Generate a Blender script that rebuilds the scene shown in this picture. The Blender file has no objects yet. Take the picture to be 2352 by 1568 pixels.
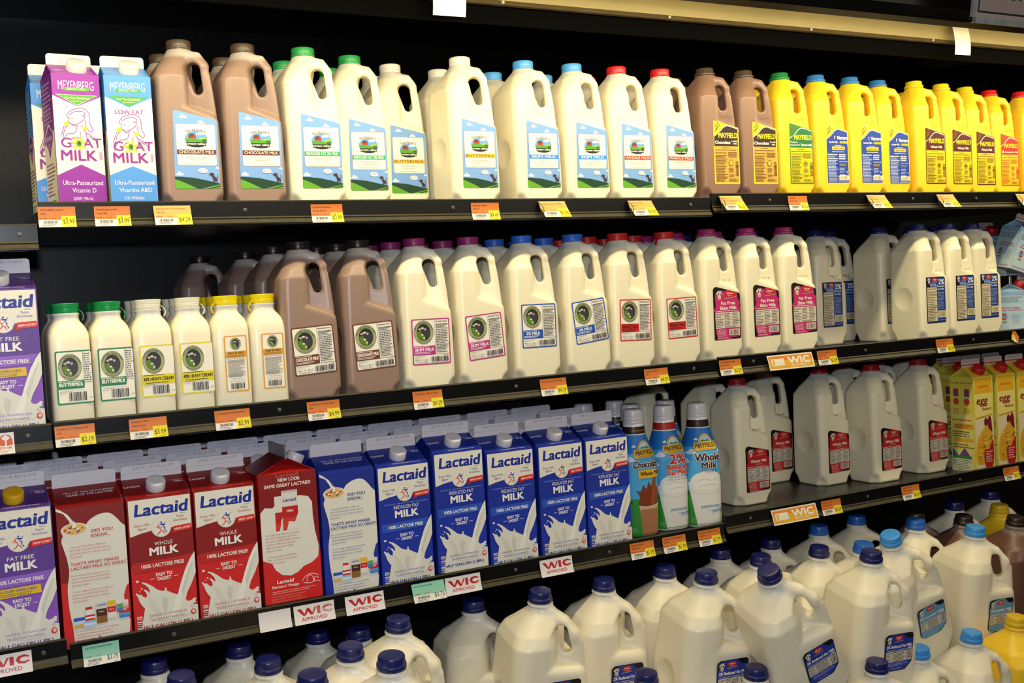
import bpy, bmesh, math, random
import numpy as np
from mathutils import Vector, Matrix, Euler

# ------------------------------------------------------------------ camera, world, lights, exposure
SC = bpy.context.scene
COL = SC.collection
Z0 = 1.62                      # height of the top shelf's front edge above the floor
random.seed(7)

def setup_view():
    f, yaw, pit, rol = 2569.98, 0.49942, -0.04592, -0.05197
    cy, sy, cp, sp = math.cos(yaw), math.sin(yaw), math.cos(pit), math.sin(pit)
    fw = Vector((sy*cp, cy*cp, sp)); r = Vector((cy, -sy, 0)); u = r.cross(fw)
    cr, sr = math.cos(rol), math.sin(rol)
    r2 = cr*r + sr*u; u2 = -sr*r + cr*u
    cd = bpy.data.cameras.new('camera'); cam = bpy.data.objects.new('camera', cd); COL.objects.link(cam)
    m = Matrix((r2, u2, -fw)).transposed().to_4x4()
    m.translation = Vector((-0.1843, -1.7364, -0.161 + Z0))
    cam.matrix_world = m
    cd.sensor_width = 36; cd.lens = 36*f/2352; cd.clip_start = .05
    SC.camera = cam
    SC.view_settings.view_transform = 'Standard'; SC.view_settings.look = 'None'
    SC.view_settings.gamma = 1; SC.view_settings.use_curve_mapping = False
    SC.view_settings.exposure = EXPOSURE
    w = bpy.data.worlds.new('world'); SC.world = w; w.use_nodes = True
    bg = w.node_tree.nodes['Background']; bg.inputs[0].default_value = (.9, .95, 1, 1); bg.inputs[1].default_value = .012

def area(name, loc, to, sx, sy, power, color, spread=180):
    l = bpy.data.lights.new(name, 'AREA'); l.shape = 'RECTANGLE'; l.size = sx; l.size_y = sy
    l.energy = power; l.color = color; l.spread = math.radians(spread)
    o = bpy.data.objects.new(name, l); COL.objects.link(o)
    o.location = loc; d = Vector(to) - Vector(loc)
    o.rotation_euler = d.to_track_quat('-Z', 'Y').to_euler()
    return o

EXPOSURE = 0.1
setup_view()
# fluorescent tube under the canopy, warm white
WARM = (1.0, .86, .52)
area('canopy_tube_light', (1.0, -.212, .309 + Z0), (1.0, .05, -.25 + Z0), 4.2, .03, 18, WARM)
# store ceiling lights well in front of the case
area('store_ceiling_light', (1.8, -2.9, 2.6), (1.4, .0, .8), 4.0, 1.2, 30, (1.0, .88, .66))
# flash of the camera that took the picture
fl = bpy.data.lights.new('flash', 'POINT'); fl.energy = 54; fl.color = (.80, .87, 1.0); fl.shadow_soft_size = .022
flo = bpy.data.objects.new('flash', fl); COL.objects.link(flo); flo.location = (-.19, -1.75, -.161 + .11 + Z0)

# ------------------------------------------------------------------ materials
def lin(h):
    h = h.lstrip('#'); c = [int(h[i:i+2], 16)/255 for i in (0, 2, 4)]
    return tuple(x/12.92 if x <= .04045 else ((x+.055)/1.055)**2.4 for x in c) + (1,)
MATS = {}
def ink(h, rough=.45, spec=.4):
    k = (h, rough)
    if k in MATS: return MATS[k]
    m = bpy.data.materials.new('ink_' + h.lstrip('#')); m.use_nodes = True
    n = m.node_tree; b = n.nodes['Principled BSDF']
    b.inputs['Roughness'].default_value = rough; b.inputs['Specular IOR Level'].default_value = spec
    b.inputs['Base Color'].default_value = lin(h)
    MATS[k] = m; return m
def mottled(name, h, h2=None, scale=30, rough=.4, bump=0., spec=.5, metal=0., coat=0.):
    k = (name,)
    if k in MATS: return MATS[k]
    m = bpy.data.materials.new(name); m.use_nodes = True
    n = m.node_tree; b = n.nodes['Principled BSDF']
    tc = n.nodes.new('ShaderNodeTexCoord'); t = n.nodes.new('ShaderNodeTexNoise'); r = n.nodes.new('ShaderNodeValToRGB')
    t.inputs['Scale'].default_value = scale; t.inputs['Detail'].default_value = 3
    n.links.new(tc.outputs['Object'], t.inputs['Vector']); n.links.new(t.outputs['Fac'], r.inputs['Fac'])
    r.color_ramp.elements[0].position = .3; r.color_ramp.elements[1].position = .7
    r.color_ramp.elements[0].color = lin(h); r.color_ramp.elements[1].color = lin(h2 or h)
    n.links.new(r.outputs['Color'], b.inputs['Base Color'])
    b.inputs['Roughness'].default_value = rough; b.inputs['Specular IOR Level'].default_value = spec
    b.inputs['Metallic'].default_value = metal; b.inputs['Coat Weight'].default_value = coat
    if bump:
        bp = n.nodes.new('ShaderNodeBump'); bp.inputs['Strength'].default_value = bump; bp.inputs['Distance'].default_value = .001
        n.links.new(t.outputs['Fac'], bp.inputs['Height']); n.links.new(bp.outputs['Normal'], b.inputs['Normal'])
    MATS[k] = m; return m
def liquid(name, h, hneck, zfill, sss=.25):
    """a filled plastic bottle: the drink shows through up to its fill line, clear plastic above it"""
    k = (name,)
    if k in MATS: return MATS[k]
    m = bpy.data.materials.new(name); m.use_nodes = True
    n = m.node_tree; b = n.nodes['Principled BSDF']
    tc = n.nodes.new('ShaderNodeTexCoord'); sp = n.nodes.new('ShaderNodeSeparateXYZ'); mr = n.nodes.new('ShaderNodeMapRange')
    n.links.new(tc.outputs['Object'], sp.inputs[0]); n.links.new(sp.outputs['Z'], mr.inputs['Value'])
    mr.inputs['From Min'].default_value = zfill - .003; mr.inputs['From Max'].default_value = zfill + .003
    mx = n.nodes.new('ShaderNodeMix'); mx.data_type = 'RGBA'
    mx.inputs['A'].default_value = lin(h); mx.inputs['B'].default_value = lin(hneck)
    n.links.new(mr.outputs['Result'], mx.inputs['Factor']); n.links.new(mx.outputs['Result'], b.inputs['Base Color'])
    t = n.nodes.new('ShaderNodeTexNoise'); t.inputs['Scale'].default_value = 60
    bp = n.nodes.new('ShaderNodeBump'); bp.inputs['Strength'].default_value = .05; bp.inputs['Distance'].default_value = .001
    n.links.new(tc.outputs['Object'], t.inputs['Vector']); n.links.new(t.outputs['Fac'], bp.inputs['Height']); n.links.new(bp.outputs['Normal'], b.inputs['Normal'])
    b.inputs['Roughness'].default_value = .36; b.inputs['Specular IOR Level'].default_value = .45
    b.inputs['Subsurface Weight'].default_value = sss; b.inputs['Subsurface Radius'].default_value = (1, .8, .55); b.inputs['Subsurface Scale'].default_value = .006
    MATS[k] = m; return m
M_BLACK = mottled('black_enamel', '#060606', '#0a0909', 40, .30, 0, .4)
M_DECK = mottled('black_shelf_deck', '#161616', '#2a2a2b', 120, .30, .2, .6)
M_RAIL = mottled('rail_channel', '#37321f', '#423c28', 60, .5, 0, .25)
M_EDGE = mottled('shelf_edge_line', '#2a261b', '#3a3526', 60, .45, 0, .3)
M_WALL = None

# ------------------------------------------------------------------ object helpers
def new_obj(name, mesh, parent=None):
    o = bpy.data.objects.new(name, mesh); COL.objects.link(o)
    if parent: o.parent = parent
    return o
def tag(o, label, cat, group=None):
    o['label'] = label; o['category'] = cat
    if group: o['group'] = group
    return o
def thing(name, label, cat, parts, loc=(0, 0, 0), rot=(0, 0, 0), group=None):
    """an Empty at the thing's base with one mesh child per part; a part may be (name, mesh, [sub-parts])"""
    e = bpy.data.objects.new(name, None); COL.objects.link(e)
    e.location = loc; e.rotation_euler = rot; e.empty_display_size = .02
    tag(e, label, cat, group)
    for p in parts:
        o = new_obj(p[0], p[1], e)
        if len(p) > 2 and isinstance(p[2], str): o['label'] = p[2]
        elif len(p) > 2:
            for s in p[2]: new_obj(s[0], s[1], o)
    return e
def dup(root, loc, label, rot=None, group=None):
    """a copy of a thing with copies of its parts and sub-parts"""
    r = root.copy(); COL.objects.link(r); r.location = loc; r['label'] = label
    if rot is not None: r.rotation_euler = rot
    if group: r['group'] = group
    for ch in list(root.children):
        c = ch.copy(); COL.objects.link(c); c.parent = r
        for g in ch.children:
            d = g.copy(); COL.objects.link(d); d.parent = c
    return r
def struct(name, mesh):
    o = new_obj(name, mesh); o['kind'] = 'structure'; return o

class MB:
    """collects boxes, lathes and strips into one mesh (metres)"""
    def __init__(s): s.v = []; s.f = []; s.m = []; s.mats = []
    def mi(s, mat):
        if mat not in s.mats: s.mats.append(mat)
        return s.mats.index(mat)
    def add(s, vs, fs, mat):
        k = len(s.v); s.v += [tuple(v) for v in vs]; i = s.mi(mat)
        for f in fs: s.f.append([k+a for a in f]); s.m.append(i)
    def box(s, x0, y0, z0, x1, y1, z1, mat):
        vs = [(x, y, z) for z in (z0, z1) for y in (y0, y1) for x in (x0, x1)]
        s.add(vs, [(0,2,3,1),(4,5,7,6),(0,1,5,4),(2,6,7,3),(0,4,6,2),(1,3,7,5)], mat)
    def prism(s, prof, x0, x1, mat):
        """profile of (y, z) points, counter-clockwise seen from +x, drawn out along x"""
        n = len(prof)
        vs = [(x0, y, z) for y, z in prof] + [(x1, y, z) for y, z in prof]
        fs = [(i, i+n, (i+1) % n+n, (i+1) % n) for i in range(n)] + [tuple(range(n)), tuple(range(2*n-1, n-1, -1))]
        s.add(vs, fs, mat)
    def lathe(s, prof, mat, n=40, c=(0, 0), ribs=0, rib=0.):
        vs = []; fs = []
        for r, z in prof:
            for i in range(n):
                a = 2*math.pi*i/n
                vs.append((c[0]+r*math.sin(a), c[1]-r*math.cos(a), z))
        k = len(prof)
        for j in range(k-1):
            for i in range(n): fs.append((j*n+i, j*n+(i+1) % n, (j+1)*n+(i+1) % n, (j+1)*n+i))
        fs.append(tuple(range(n-1, -1, -1))); fs.append(tuple((k-1)*n+i for i in range(n)))
        s.add(vs, fs, mat)
    def build(s, name, smooth=False, angle=35):
        me = bpy.data.meshes.new(name); me.from_pydata(s.v, [], s.f)
        for m in s.mats: me.materials.append(m)
        me.polygons.foreach_set('material_index', s.m)
        bm = bmesh.new(); bm.from_mesh(me); bmesh.ops.recalc_face_normals(bm, faces=bm.faces)
        bm.to_mesh(me); bm.free()
        if smooth:
            me.polygons.foreach_set('use_smooth', [True]*len(me.polygons))
            try: me.set_sharp_from_angle(angle=math.radians(angle))
            except Exception: pass
        me.update(); return me

# ------------------------------------------------------------------ printed art (millimetres, x across, y up)
TXT = {}
def text_mesh(s, bold):
    k = (s, bold)
    if k in TXT: return TXT[k]
    c = bpy.data.curves.new('txt', 'FONT'); c.body = s; c.size = 1; c.resolution_u = 3; c.offset = bold
    c.fill_mode = 'FRONT'
    o = bpy.data.objects.new('txt', c); me = bpy.data.meshes.new_from_object(o)
    vs = np.array([v.co[:2] for v in me.vertices]) if len(me.vertices) else np.zeros((0, 2))
    fs = []
    for p in me.polygons:                      # keep only faces wound towards the reader
        q = vs[list(p.vertices)]
        if np.sum(q[:, 0]*np.roll(q[:, 1], -1)-np.roll(q[:, 0], -1)*q[:, 1]) > 0: fs.append(tuple(p.vertices))
    bpy.data.objects.remove(o); bpy.data.curves.remove(c); bpy.data.meshes.remove(me)
    TXT[k] = (vs, fs); return TXT[k]
_H = text_mesh('H', 0); CAPH = float(_H[0][:, 1].max())
class Art:
    def __init__(s, dz=.03, z=0): s.v = []; s.f = []; s.m = []; s.mats = []; s.z = z; s.dz = dz
    def mi(s, col):
        m = ink(col) if isinstance(col, str) else col
        if m not in s.mats: s.mats.append(m)
        return s.mats.index(m)
    def up(s): s.z += s.dz
    def raw(s, pts, faces, col):
        k = len(s.v); i = s.mi(col)
        s.v += [(p[0], p[1], s.z) for p in pts]
        for f in faces: s.f.append([k+a for a in f]); s.m.append(i)
    def poly(s, pts, col, r=0, up=True):
        if up: s.up()
        if r: pts = rounded(pts, r)
        s.raw(pts, [tuple(range(len(pts)))], col)
    def rect(s, x0, y0, x1, y1, col, r=0, up=True): s.poly([(x0, y0), (x1, y0), (x1, y1), (x0, y1)], col, r, up)
    def ell(s, cx, cy, rx, ry, col, n=28, a0=0, a1=360, up=True):
        k = n if a1-a0 >= 360 else n+1
        s.poly([(cx+rx*math.cos(math.radians(a0+(a1-a0)*i/n)), cy+ry*math.sin(math.radians(a0+(a1-a0)*i/n))) for i in range(k)], col, 0, up)
    def blob(s, pts, col, n=6): s.poly(catmull(pts, n, True), col)
    def line(s, pts, w, col, n=5, up=True, taper=False):
        """a drawn stroke through the points"""
        if up: s.up()
        p = catmull(pts, n, False) if n > 1 and len(pts) > 2 else pts
        L = []; R = []
        for i in range(len(p)):
            a = p[max(i-1, 0)]; b = p[min(i+1, len(p)-1)]
            dx, dy = b[0]-a[0], b[1]-a[1]; d = math.hypot(dx, dy) or 1
            ww = w/2*((1-abs(2*i/(len(p)-1)-1)*.7) if taper else 1)
            L.append((p[i][0]-dy/d*ww, p[i][1]+dx/d*ww)); R.append((p[i][0]+dy/d*ww, p[i][1]-dx/d*ww))
        k = len(p)
        s.raw(L+R, [(i+k, i+1+k, i+1, i) for i in range(k-1)], col)
    def text(s, t, x, y, h, col, w=None, al='c', bold=0., shear=0., rot=0., arc=None, up=True):
        """h: height of capitals; w: width the line is set to; arc: radius it is bent round (negative: under)"""
        vs, fs = text_mesh(t, min(bold, 0))
        if not len(vs): return
        if up: s.up()
        x0, x1 = vs[:, 0].min(), vs[:, 0].max(); sy = h/CAPH; sx = sy if w is None else w/(x1-x0)
        e = max(0., bold)*sy
        sh = [(0, 0)] if e < 1e-4 else ([(-e, -e*.6), (e, -e*.6), (-e, e*.6), (e, e*.6)] if bold < .05 else [(e*math.cos(k*math.pi/5), e*math.sin(k*math.pi/5)) for k in range(10)])
        for dx, dy in sh:
            X = (vs[:, 0]-x0)*sx; Y = vs[:, 1]*sy; W = (x1-x0)*sx
            X = X + Y*shear - {'c': W/2, 'l': 0, 'r': W}[al] + dx; Y = Y+dy
            if arc:
                a = X/abs(arc)
                if arc > 0: X, Y = (arc+Y)*np.sin(a), (arc+Y)*np.cos(a)-arc
                else: q = -arc; X, Y = (q-Y)*np.sin(a), q-(q-Y)*np.cos(a)
            if rot: c, n = math.cos(rot), math.sin(rot); X, Y = X*c-Y*n, X*n+Y*c
            s.raw(np.stack([X+x, Y+y], 1).tolist(), fs, col)
            s.z += s.dz*.08
    def para(s, lines, x, y, h, pitch, col, al='l', bold=0., w=None):
        for i, t in enumerate(lines): s.text(t, x, y-i*pitch, h, col, w, al, bold, up=(i == 0))
    def fine(s, x0, y0, x1, y1, n, col, seed=1, fill=.9, hh=.42, ragged=.3):
        """lines of print too small to read"""
        rg = random.Random(seed); s.up(); p = (y1-y0)/n
        for i in range(n):
            y = y1-(i+.75)*p; x = x0; xe = x1-(x1-x0)*ragged*rg.random()
            while x < xe-.4:
                ww = min((x1-x0)*(.07+.2*rg.random())*fill, xe-x)
                s.rect(x, y, x+ww, y+p*hh, col, up=False); x += ww+max(.35, p*.25)
    def bars(s, x0, y0, x1, y1, col, n=16, seed=3, across=False):
        rg = random.Random(seed); s.up(); x = 0; L = (y1-y0) if across else (x1-x0)
        u = L/(n*2.)
        while x < L-u*.4:
            w = min(u*rg.choice((.5, .8, 1.2, 1.9)), L-x)
            if across: s.rect(x0, y0+x, x1, y0+x+w, col, up=False)
            else: s.rect(x0+x, y0, x0+x+w, y1, col, up=False)
            x += w+u*rg.choice((.5, .7, 1.1))
    def mesh(s, name, fn, scale=.001, sub=None, grow=1.):
        """fn maps (x, y, lift) in metres onto the surface the art is printed on"""
        v = np.array(s.v)*scale; fs = s.f; mi = s.m
        if sub:
            me = bpy.data.meshes.new('tmp'); me.from_pydata([tuple(a) for a in v], [], fs)
            me.polygons.foreach_set('material_index', mi)
            bm = bmesh.new(); bm.from_mesh(me); bmesh.ops.triangulate(bm, faces=bm.faces)
            for _ in range(6):
                es = [e for e in bm.edges if e.calc_length() > sub]
                if not es: break
                bmesh.ops.subdivide_edges(bm, edges=es, cuts=1); bmesh.ops.triangulate(bm, faces=bm.faces)
            bm.verts.ensure_lookup_table()
            for a in bm.verts: a.co = fn(*a.co)
            bm.to_mesh(me); bm.free(); me.name = name
        else:
            me = bpy.data.meshes.new(name); me.from_pydata([tuple(fn(*a)) for a in v], [], fs)
            me.polygons.foreach_set('material_index', mi)
        for m in s.mats: me.materials.append(m)
        if grow != 1: me.transform(Matrix.Scale(grow, 4))
        me.update(); return me
def rounded(pts, r, n=5):
    out = []; k = len(pts)
    for i in range(k):
        p = Vector(pts[i]); a = (Vector(pts[i-1])-p); b = (Vector(pts[(i+1) % k])-p)
        rr = min(r, a.length*.45, b.length*.45); a = p+a.normalized()*rr; b = p+b.normalized()*rr
        for j in range(n+1):
            t = j/n; q = a*(1-t)**2+p*2*t*(1-t)+b*t*t; out.append((q.x, q.y))
    return out
def catmull(p, n=6, closed=False):
    k = len(p); out = []; rng = range(k if closed else k-1)
    g = (lambda i: p[i % k]) if closed else (lambda i: p[min(max(i, 0), k-1)])
    for i in rng:
        a, b, c, d = g(i-1), g(i), g(i+1), g(i+2)
        for j in range(n):
            t = j/n
            out.append(tuple(.5*((2*b[q])+(-a[q]+c[q])*t+(2*a[q]-5*b[q]+4*c[q]-d[q])*t*t+(-a[q]+3*b[q]-3*c[q]+d[q])*t**3) for q in (0, 1)))
    if not closed: out.append(p[-1])
    return out
def front(y, lift=.0003):                      # art on a flat front at depth y: x, z
    return lambda a, b, c: (a, y-lift-c, b)

# ------------------------------------------------------------------ blown bottles: distance field -> mesh
def smax(a, b, k): h = np.clip(.5-.5*(b-a)/k, 0, 1); return a*h+b*(1-h)+k*h*(1-h)
def smin(a, b, k): return -smax(-a, -b, k)
def rbox2(x, y, h, r):
    qx = np.abs(x)-(h-r); qy = np.abs(y)-(h-r)
    return np.hypot(np.maximum(qx, 0), np.maximum(qy, 0))+np.minimum(np.maximum(qx, qy), 0)-r
def seg(px, py, a, b):
    dx, dy = b[0]-a[0], b[1]-a[1]; t = np.clip(((px-a[0])*dx+(py-a[1])*dy)/(dx*dx+dy*dy), 0, 1)
    return np.hypot(px-a[0]-t*dx, py-a[1]-t*dy), t
def surface_nets(fn, lo, hi, step):
    ax = [np.arange(l, h+step, step) for l, h in zip(lo, hi)]
    X, Y, Z = np.meshgrid(*ax, indexing='ij'); D = fn(X, Y, Z); S = D < 0
    nx, ny, nz = D.shape
    acc = np.zeros((nx-1, ny-1, nz-1, 3)); cnt = np.zeros((nx-1, ny-1, nz-1))
    P = np.stack([X, Y, Z], -1)
    cor = [(i, j, k) for i in (0, 1) for j in (0, 1) for k in (0, 1)]
    sl = lambda A, c: A[c[0]:nx-1+c[0], c[1]:ny-1+c[1], c[2]:nz-1+c[2]]
    for a in cor:
        for d in range(3):
            if a[d]: continue
            b = list(a); b[d] = 1
            da, db = sl(D, a), sl(D, b); cr = (da < 0) != (db < 0)
            t = np.where(cr, da/np.where(cr, da-db, 1), 0)
            p = sl(P, a)+t[..., None]*(sl(P, b)-sl(P, a))
            acc += np.where(cr[..., None], p, 0); cnt += cr
    act = cnt > 0; idx = -np.ones(act.shape, int); idx[act] = np.arange(act.sum())
    V = acc[act]/cnt[act][:, None]
    F = []
    for d in range(3):
        e = [slice(None)]*3; e[d] = slice(0, -1); g = [slice(None)]*3; g[d] = slice(1, None)
        a, b = S[tuple(e)], S[tuple(g)]
        u, w = [(1, 2), (2, 0), (0, 1)][d]
        ii = np.argwhere(a != b)
        ok = (ii[:, u] > 0) & (ii[:, w] > 0) & (ii[:, u] < D.shape[u]-1) & (ii[:, w] < D.shape[w]-1)
        ii = ii[ok]; fl = a[tuple(ii.T)]
        q = []
        for du, dw in ((-1, -1), (0, -1), (0, 0), (-1, 0)):
            j = ii.copy(); j[:, u] += du; j[:, w] += dw; q.append(idx[tuple(j.T)])
        q = np.stack(q, 1); q[~fl] = q[~fl][:, ::-1]; F.append(q)
    F = np.concatenate(F)
    for _ in range(3):                                     # pull the vertices onto the true surface
        h = .2; d0 = fn(*V.T)
        G = np.stack([(fn(*(V+np.eye(3)[i]*h).T)-fn(*(V-np.eye(3)[i]*h).T))/(2*h) for i in range(3)], 1)
        gg = (G**2).sum(1)
        V = V-np.clip(d0/np.maximum(gg, .2), -step, step)[:, None]*G*.9
    return V, F
def net_mesh(name, fn, lo, hi, step, mat):
    V, F = surface_nets(fn, lo, hi, step)
    me = bpy.data.meshes.new(name); me.from_pydata((V*.001).tolist(), [], F.tolist())
    me.materials.append(mat); me.polygons.foreach_set('use_smooth', [True]*len(me.polygons)); me.update(); return me
def half_gallon(x, y, z):
    """square half-gallon jug: x across, y back, handle to the +x side and a little forward; millimetres"""
    zz = np.clip(z, 0, 252)
    h = np.interp(zz, [0, 4, 205, 222, 250, 260], [46.2, 47, 47, 38.5, 18.5, 18.5])
    rc = np.interp(zz, [0, 60, 190, 232, 250], [11, 11, 15, 20, 18.4])
    body = rbox2(x, y, h, np.minimum(rc, h-.05))*.86
    body = smax(body, -z, 6); body = smax(body, z-251, 3)
    body = smax(body, (x-46.6+(z-146)*.115)*.99, 5)
    c, n = math.cos(.40), math.sin(.40); s = x*c-y*n; t = x*n+y*c
    # grip: the slab |t| small stays, the corner beside it is scooped out on both sides
    cut = np.maximum(np.maximum(15-s, 11-np.abs(t+9)), 160-(s-20)*.40-z)*.85
    body = smax(body, -cut, 10)
    over, _ = seg(s, z, (4, 243), (29, 239)); over2, _ = seg(s, z, (29, 239), (38, 226))
    bar = np.hypot(np.maximum(np.minimum(over, over2)-1, 0), np.maximum(np.abs(t+9)-4.5, 0))-6.2
    body = smin(body, bar, 8)
    hd, u = seg(s, z, (29, 187), (22.5, 218)); hole = hd-(7.0+4.0*u)
    body = smax(body, -hole, 4)
    neck = np.maximum(np.hypot(x, y)-17.4, np.abs(z-248)-10); ring = np.maximum(np.hypot(x, y)-19.6, np.abs(z-249.5)-1.3)
    body = smin(body, np.minimum(neck, ring), 1.5)
    R = 62.; dent = np.sqrt((x+47-5.6+R)**2+(y-4)**2+(z-98)**2)-R
    body = smax(body, -dent, .6)
    foot = np.sqrt((np.abs(x)-50)**2+(np.abs(y)-50)**2+(z+3)**2*.6)-21
    return smax(body, -foot, 5)
def gallon(x, y, z):
    zz = np.clip(z, 0, 252)
    h = np.interp(zz, [0, 5, 95, 186, 203, 231, 236], [66, 68, 68, 61, 52, 21, 19])
    rc = np.interp(zz, [0, 100, 180, 210, 232], [24, 26, 28, 32, 19])
    body = rbox2(x, y, h, np.minimum(rc, h-.05))*.80
    body = smax(body, -z, 8); body = smax(body, z-236, 3)
    c, n = math.cos(.60), math.sin(.60); s = x*c-y*n; t = x*n+y*c
    cut = np.maximum(np.maximum(33-s, 11-np.abs(t+4)), 153-(s-40)*.15-z)*.85
    body = smax(body, -cut, 12)
    over, _ = seg(s, z, (12, 228), (40, 214)); over2, _ = seg(s, z, (40, 214), (56, 196))
    bar = np.hypot(np.maximum(np.minimum(over, over2)-2.5, 0), np.maximum(np.abs(t+4)-4, 0))-7.5
    body = smin(body, bar, 9)
    hd, u = seg(s, z, (47.5, 173), (39, 201)); body = smax(body, -(hd-(8.2+2.2*u)), 5)
    neck = np.maximum(np.hypot(x, y)-17.8, np.abs(z-238)-12); ring = np.maximum(np.hypot(x, y)-21, np.abs(z-239.5)-1.8)
    body = smin(body, np.minimum(neck, ring), 2)
    R = 62.; dent = np.sqrt((x+68-7+R)**2+(y-2)**2+(z-88)**2)-R
    body = smax(body, -dent, .6)
    foot = np.sqrt((np.abs(x)-72)**2+(np.abs(y)-72)**2+(z+4)**2*.6)-31
    return smax(body, -foot, 6)
print('bottles')
HG = net_mesh('body', half_gallon, (-52, -54, -5), (52, 52, 262), 2.4, ink('#ffffff'))
GL = net_mesh('body', gallon, (-76, -80, -5), (76, 76, 256), 3.0, ink('#ffffff')); GL.transform(Matrix.Scale(1.08, 4))
def recolour(me, mat):
    m = me.copy(); m.materials.clear(); m.materials.append(mat); return m
L_MILK = liquid('milk_in_plastic', '#ece2c2', '#cfcbbd', .238)
L_CHOC = liquid('chocolate_milk_in_plastic', '#94796a', '#b3a99f', .238)
L_CHOC2 = liquid('dark_chocolate_milk_in_plastic', '#8a6a58', '#8a7268', .25)
L_YELLOW = liquid('yellow_plastic', '#f3c92c', '#f3c92c', .4)
L_GAL = liquid('milk_in_gallon', '#e9dfc4', '#d6d1c2', .246)
L_GCHOC = liquid('chocolate_milk_in_gallon', '#6b4a3c', '#87736a', .246)
HGM = {'milk': recolour(HG, L_MILK), 'choc': recolour(HG, L_CHOC), 'dark': recolour(HG, L_CHOC2), 'yellow': recolour(HG, L_YELLOW)}
GLM = {'milk': recolour(GL, L_GAL), 'choc': recolour(GL, L_GCHOC), 'yellow': recolour(GL, L_YELLOW)}

CAPS = {}
def cap(kind, col, z):
    k = (kind, col, z)
    if k in CAPS: return CAPS[k]
    m = mottled('cap_plastic_' + col.lstrip('#'), col, None, 80, .33, .03, .5); b = MB()
    if kind == 'tall':       # straight cap with a tamper band
        b.lathe([(18.6, 0), (18.9, .4), (18.9, 3.6), (18.2, 4.0), (18.2, 4.6), (18.9, 5.0), (18.9, 12.6), (18.2, 14.2), (16.8, 15.0), (9, 15.1)], m, 44)
    elif kind == 'snap':     # press-on cap, wider at its rim, with rings
        b.lathe([(18.2, 0), (18.4, .3), (18.5, 3), (18.0, 3.4), (18.5, 3.9), (18.7, 7), (18.2, 7.4), (18.8, 7.9), (19.2, 11.5), (19.6, 13.3), (19.2, 14.0), (15, 14.2)], m, 44)
    elif kind == 'step':     # stepped screw cap, wide skirt below
        b.lathe([(20.6, 0), (20.9, .4), (20.9, 4.2), (20.2, 5.2), (18.6, 5.8), (18.3, 6.6), (17.7, 13.2), (16.6, 14.6), (14, 15.2), (7, 15.3)], m, 44)
    elif kind == 'gallon':
        b.lathe([(19.6, 0), (20, .5), (20, 6.0), (19.3, 7.2), (18.4, 7.8), (18.0, 15.5), (17.0, 17.4), (15, 18.0), (7, 18.1)], m, 44)
    elif kind == 'sleek':    # tall stepped white cap of the quart bottles
        b.lathe([(21, 0), (21.2, .5), (21, 5), (20.5, 6), (20.5, 7), (20.9, 7.6), (20.5, 13), (19.6, 14), (19.4, 24), (18.4, 26.8), (16.4, 28), (8, 28.2)], m, 44)
    elif kind == 'spout':    # screw cap on a carton roof
        b.lathe([(14.6, 0), (14.8, .5), (14.6, 12.5), (13.8, 14.0), (12.4, 14.6), (6, 14.4)], m, 40)
    k_ = 1.08 if kind == 'gallon' else 1
    b.v = [(x*.001*k_, y*.001*k_, (q*.001+z)*k_) for x, y, q in b.v]
    CAPS[k] = b.build('cap', True, 40); return CAPS[k]
def tab(col, z, side=1):
    """the pull tab hanging from a press-on cap"""
    a = MB(); m = mottled('cap_plastic_' + col.lstrip('#'), col)
    pts = [(.018, 0), (.0225, -.004), (.0245, -.010), (.0225, -.0165)]
    for (x0, z0), (x1, z1) in zip(pts, pts[1:]):
        n = 3.2e-3
        a.add([(x0*side, -.008-n, z+z0), (x0*side, -.008+n, z+z0), (x1*side, -.008+n, z+z1), (x1*side, -.008-n, z+z1),
               (x0*side-.0013, -.008-n, z+z0), (x0*side-.0013, -.008+n, z+z0), (x1*side-.0013, -.008+n, z+z1), (x1*side-.0013, -.008-n, z+z1)],
              [(0,1,2,3),(7,6,5,4),(0,4,5,1),(2,6,7,3),(1,5,6,2),(0,3,7,4)], m)
    return a.build('pull_tab')

# ------------------------------------------------------------------ pint and quart bottles (lofted)
def loft(prof, mat, n=48):
    """prof rows: z, half size, corner power (2 round .. 8 square)"""
    b = MB(); vs = []; fs = []
    for z, h, p in prof:
        for i in range(n):
            a = 2*math.pi*i/n; c, s = math.sin(a), -math.cos(a); q = (abs(c)**p+abs(s)**p)**(-1/p)
            vs.append((h*q*c*.001, h*q*s*.001, z*.001))
    for j in range(len(prof)-1):
        for i in range(n): fs.append((j*n+i, j*n+(i+1) % n, (j+1)*n+(i+1) % n, (j+1)*n+i))
    fs += [tuple(range(n-1, -1, -1)), tuple((len(prof)-1)*n+i for i in range(n))]
    b.add(vs, fs, mat); return b.build('body', True, 50)
L_CREAM = liquid('cream_in_plastic', '#eee4c6', '#d8d6cc', .157)
PINT = loft([(0, 25, 6), (2, 28, 6), (6, 29, 6), (126, 29, 6), (136, 28.3, 5), (144, 26, 4), (150, 22.6, 3), (154.5, 19.4, 2.3), (158, 18.4, 2), (163, 18.2, 2), (165, 19.4, 2), (167, 19.4, 2), (168, 17, 2), (170, 17, 2)], L_CREAM)
QPROF = [(0, 31, 3), (2, 34, 3), (7, 36, 3), (40, 36.5, 3), (120, 37.5, 3), (142, 37, 3), (165, 32.5, 2.6), (185, 26.5, 2.2), (200, 22.5, 2), (212, 20.8, 2), (219, 20.6, 2), (223, 18, 2)]
QUART = loft(QPROF, mottled('bottle_shrink_sleeve', '#e6e2da', '#ece8e0', 20, .15, 0, .6))
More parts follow.
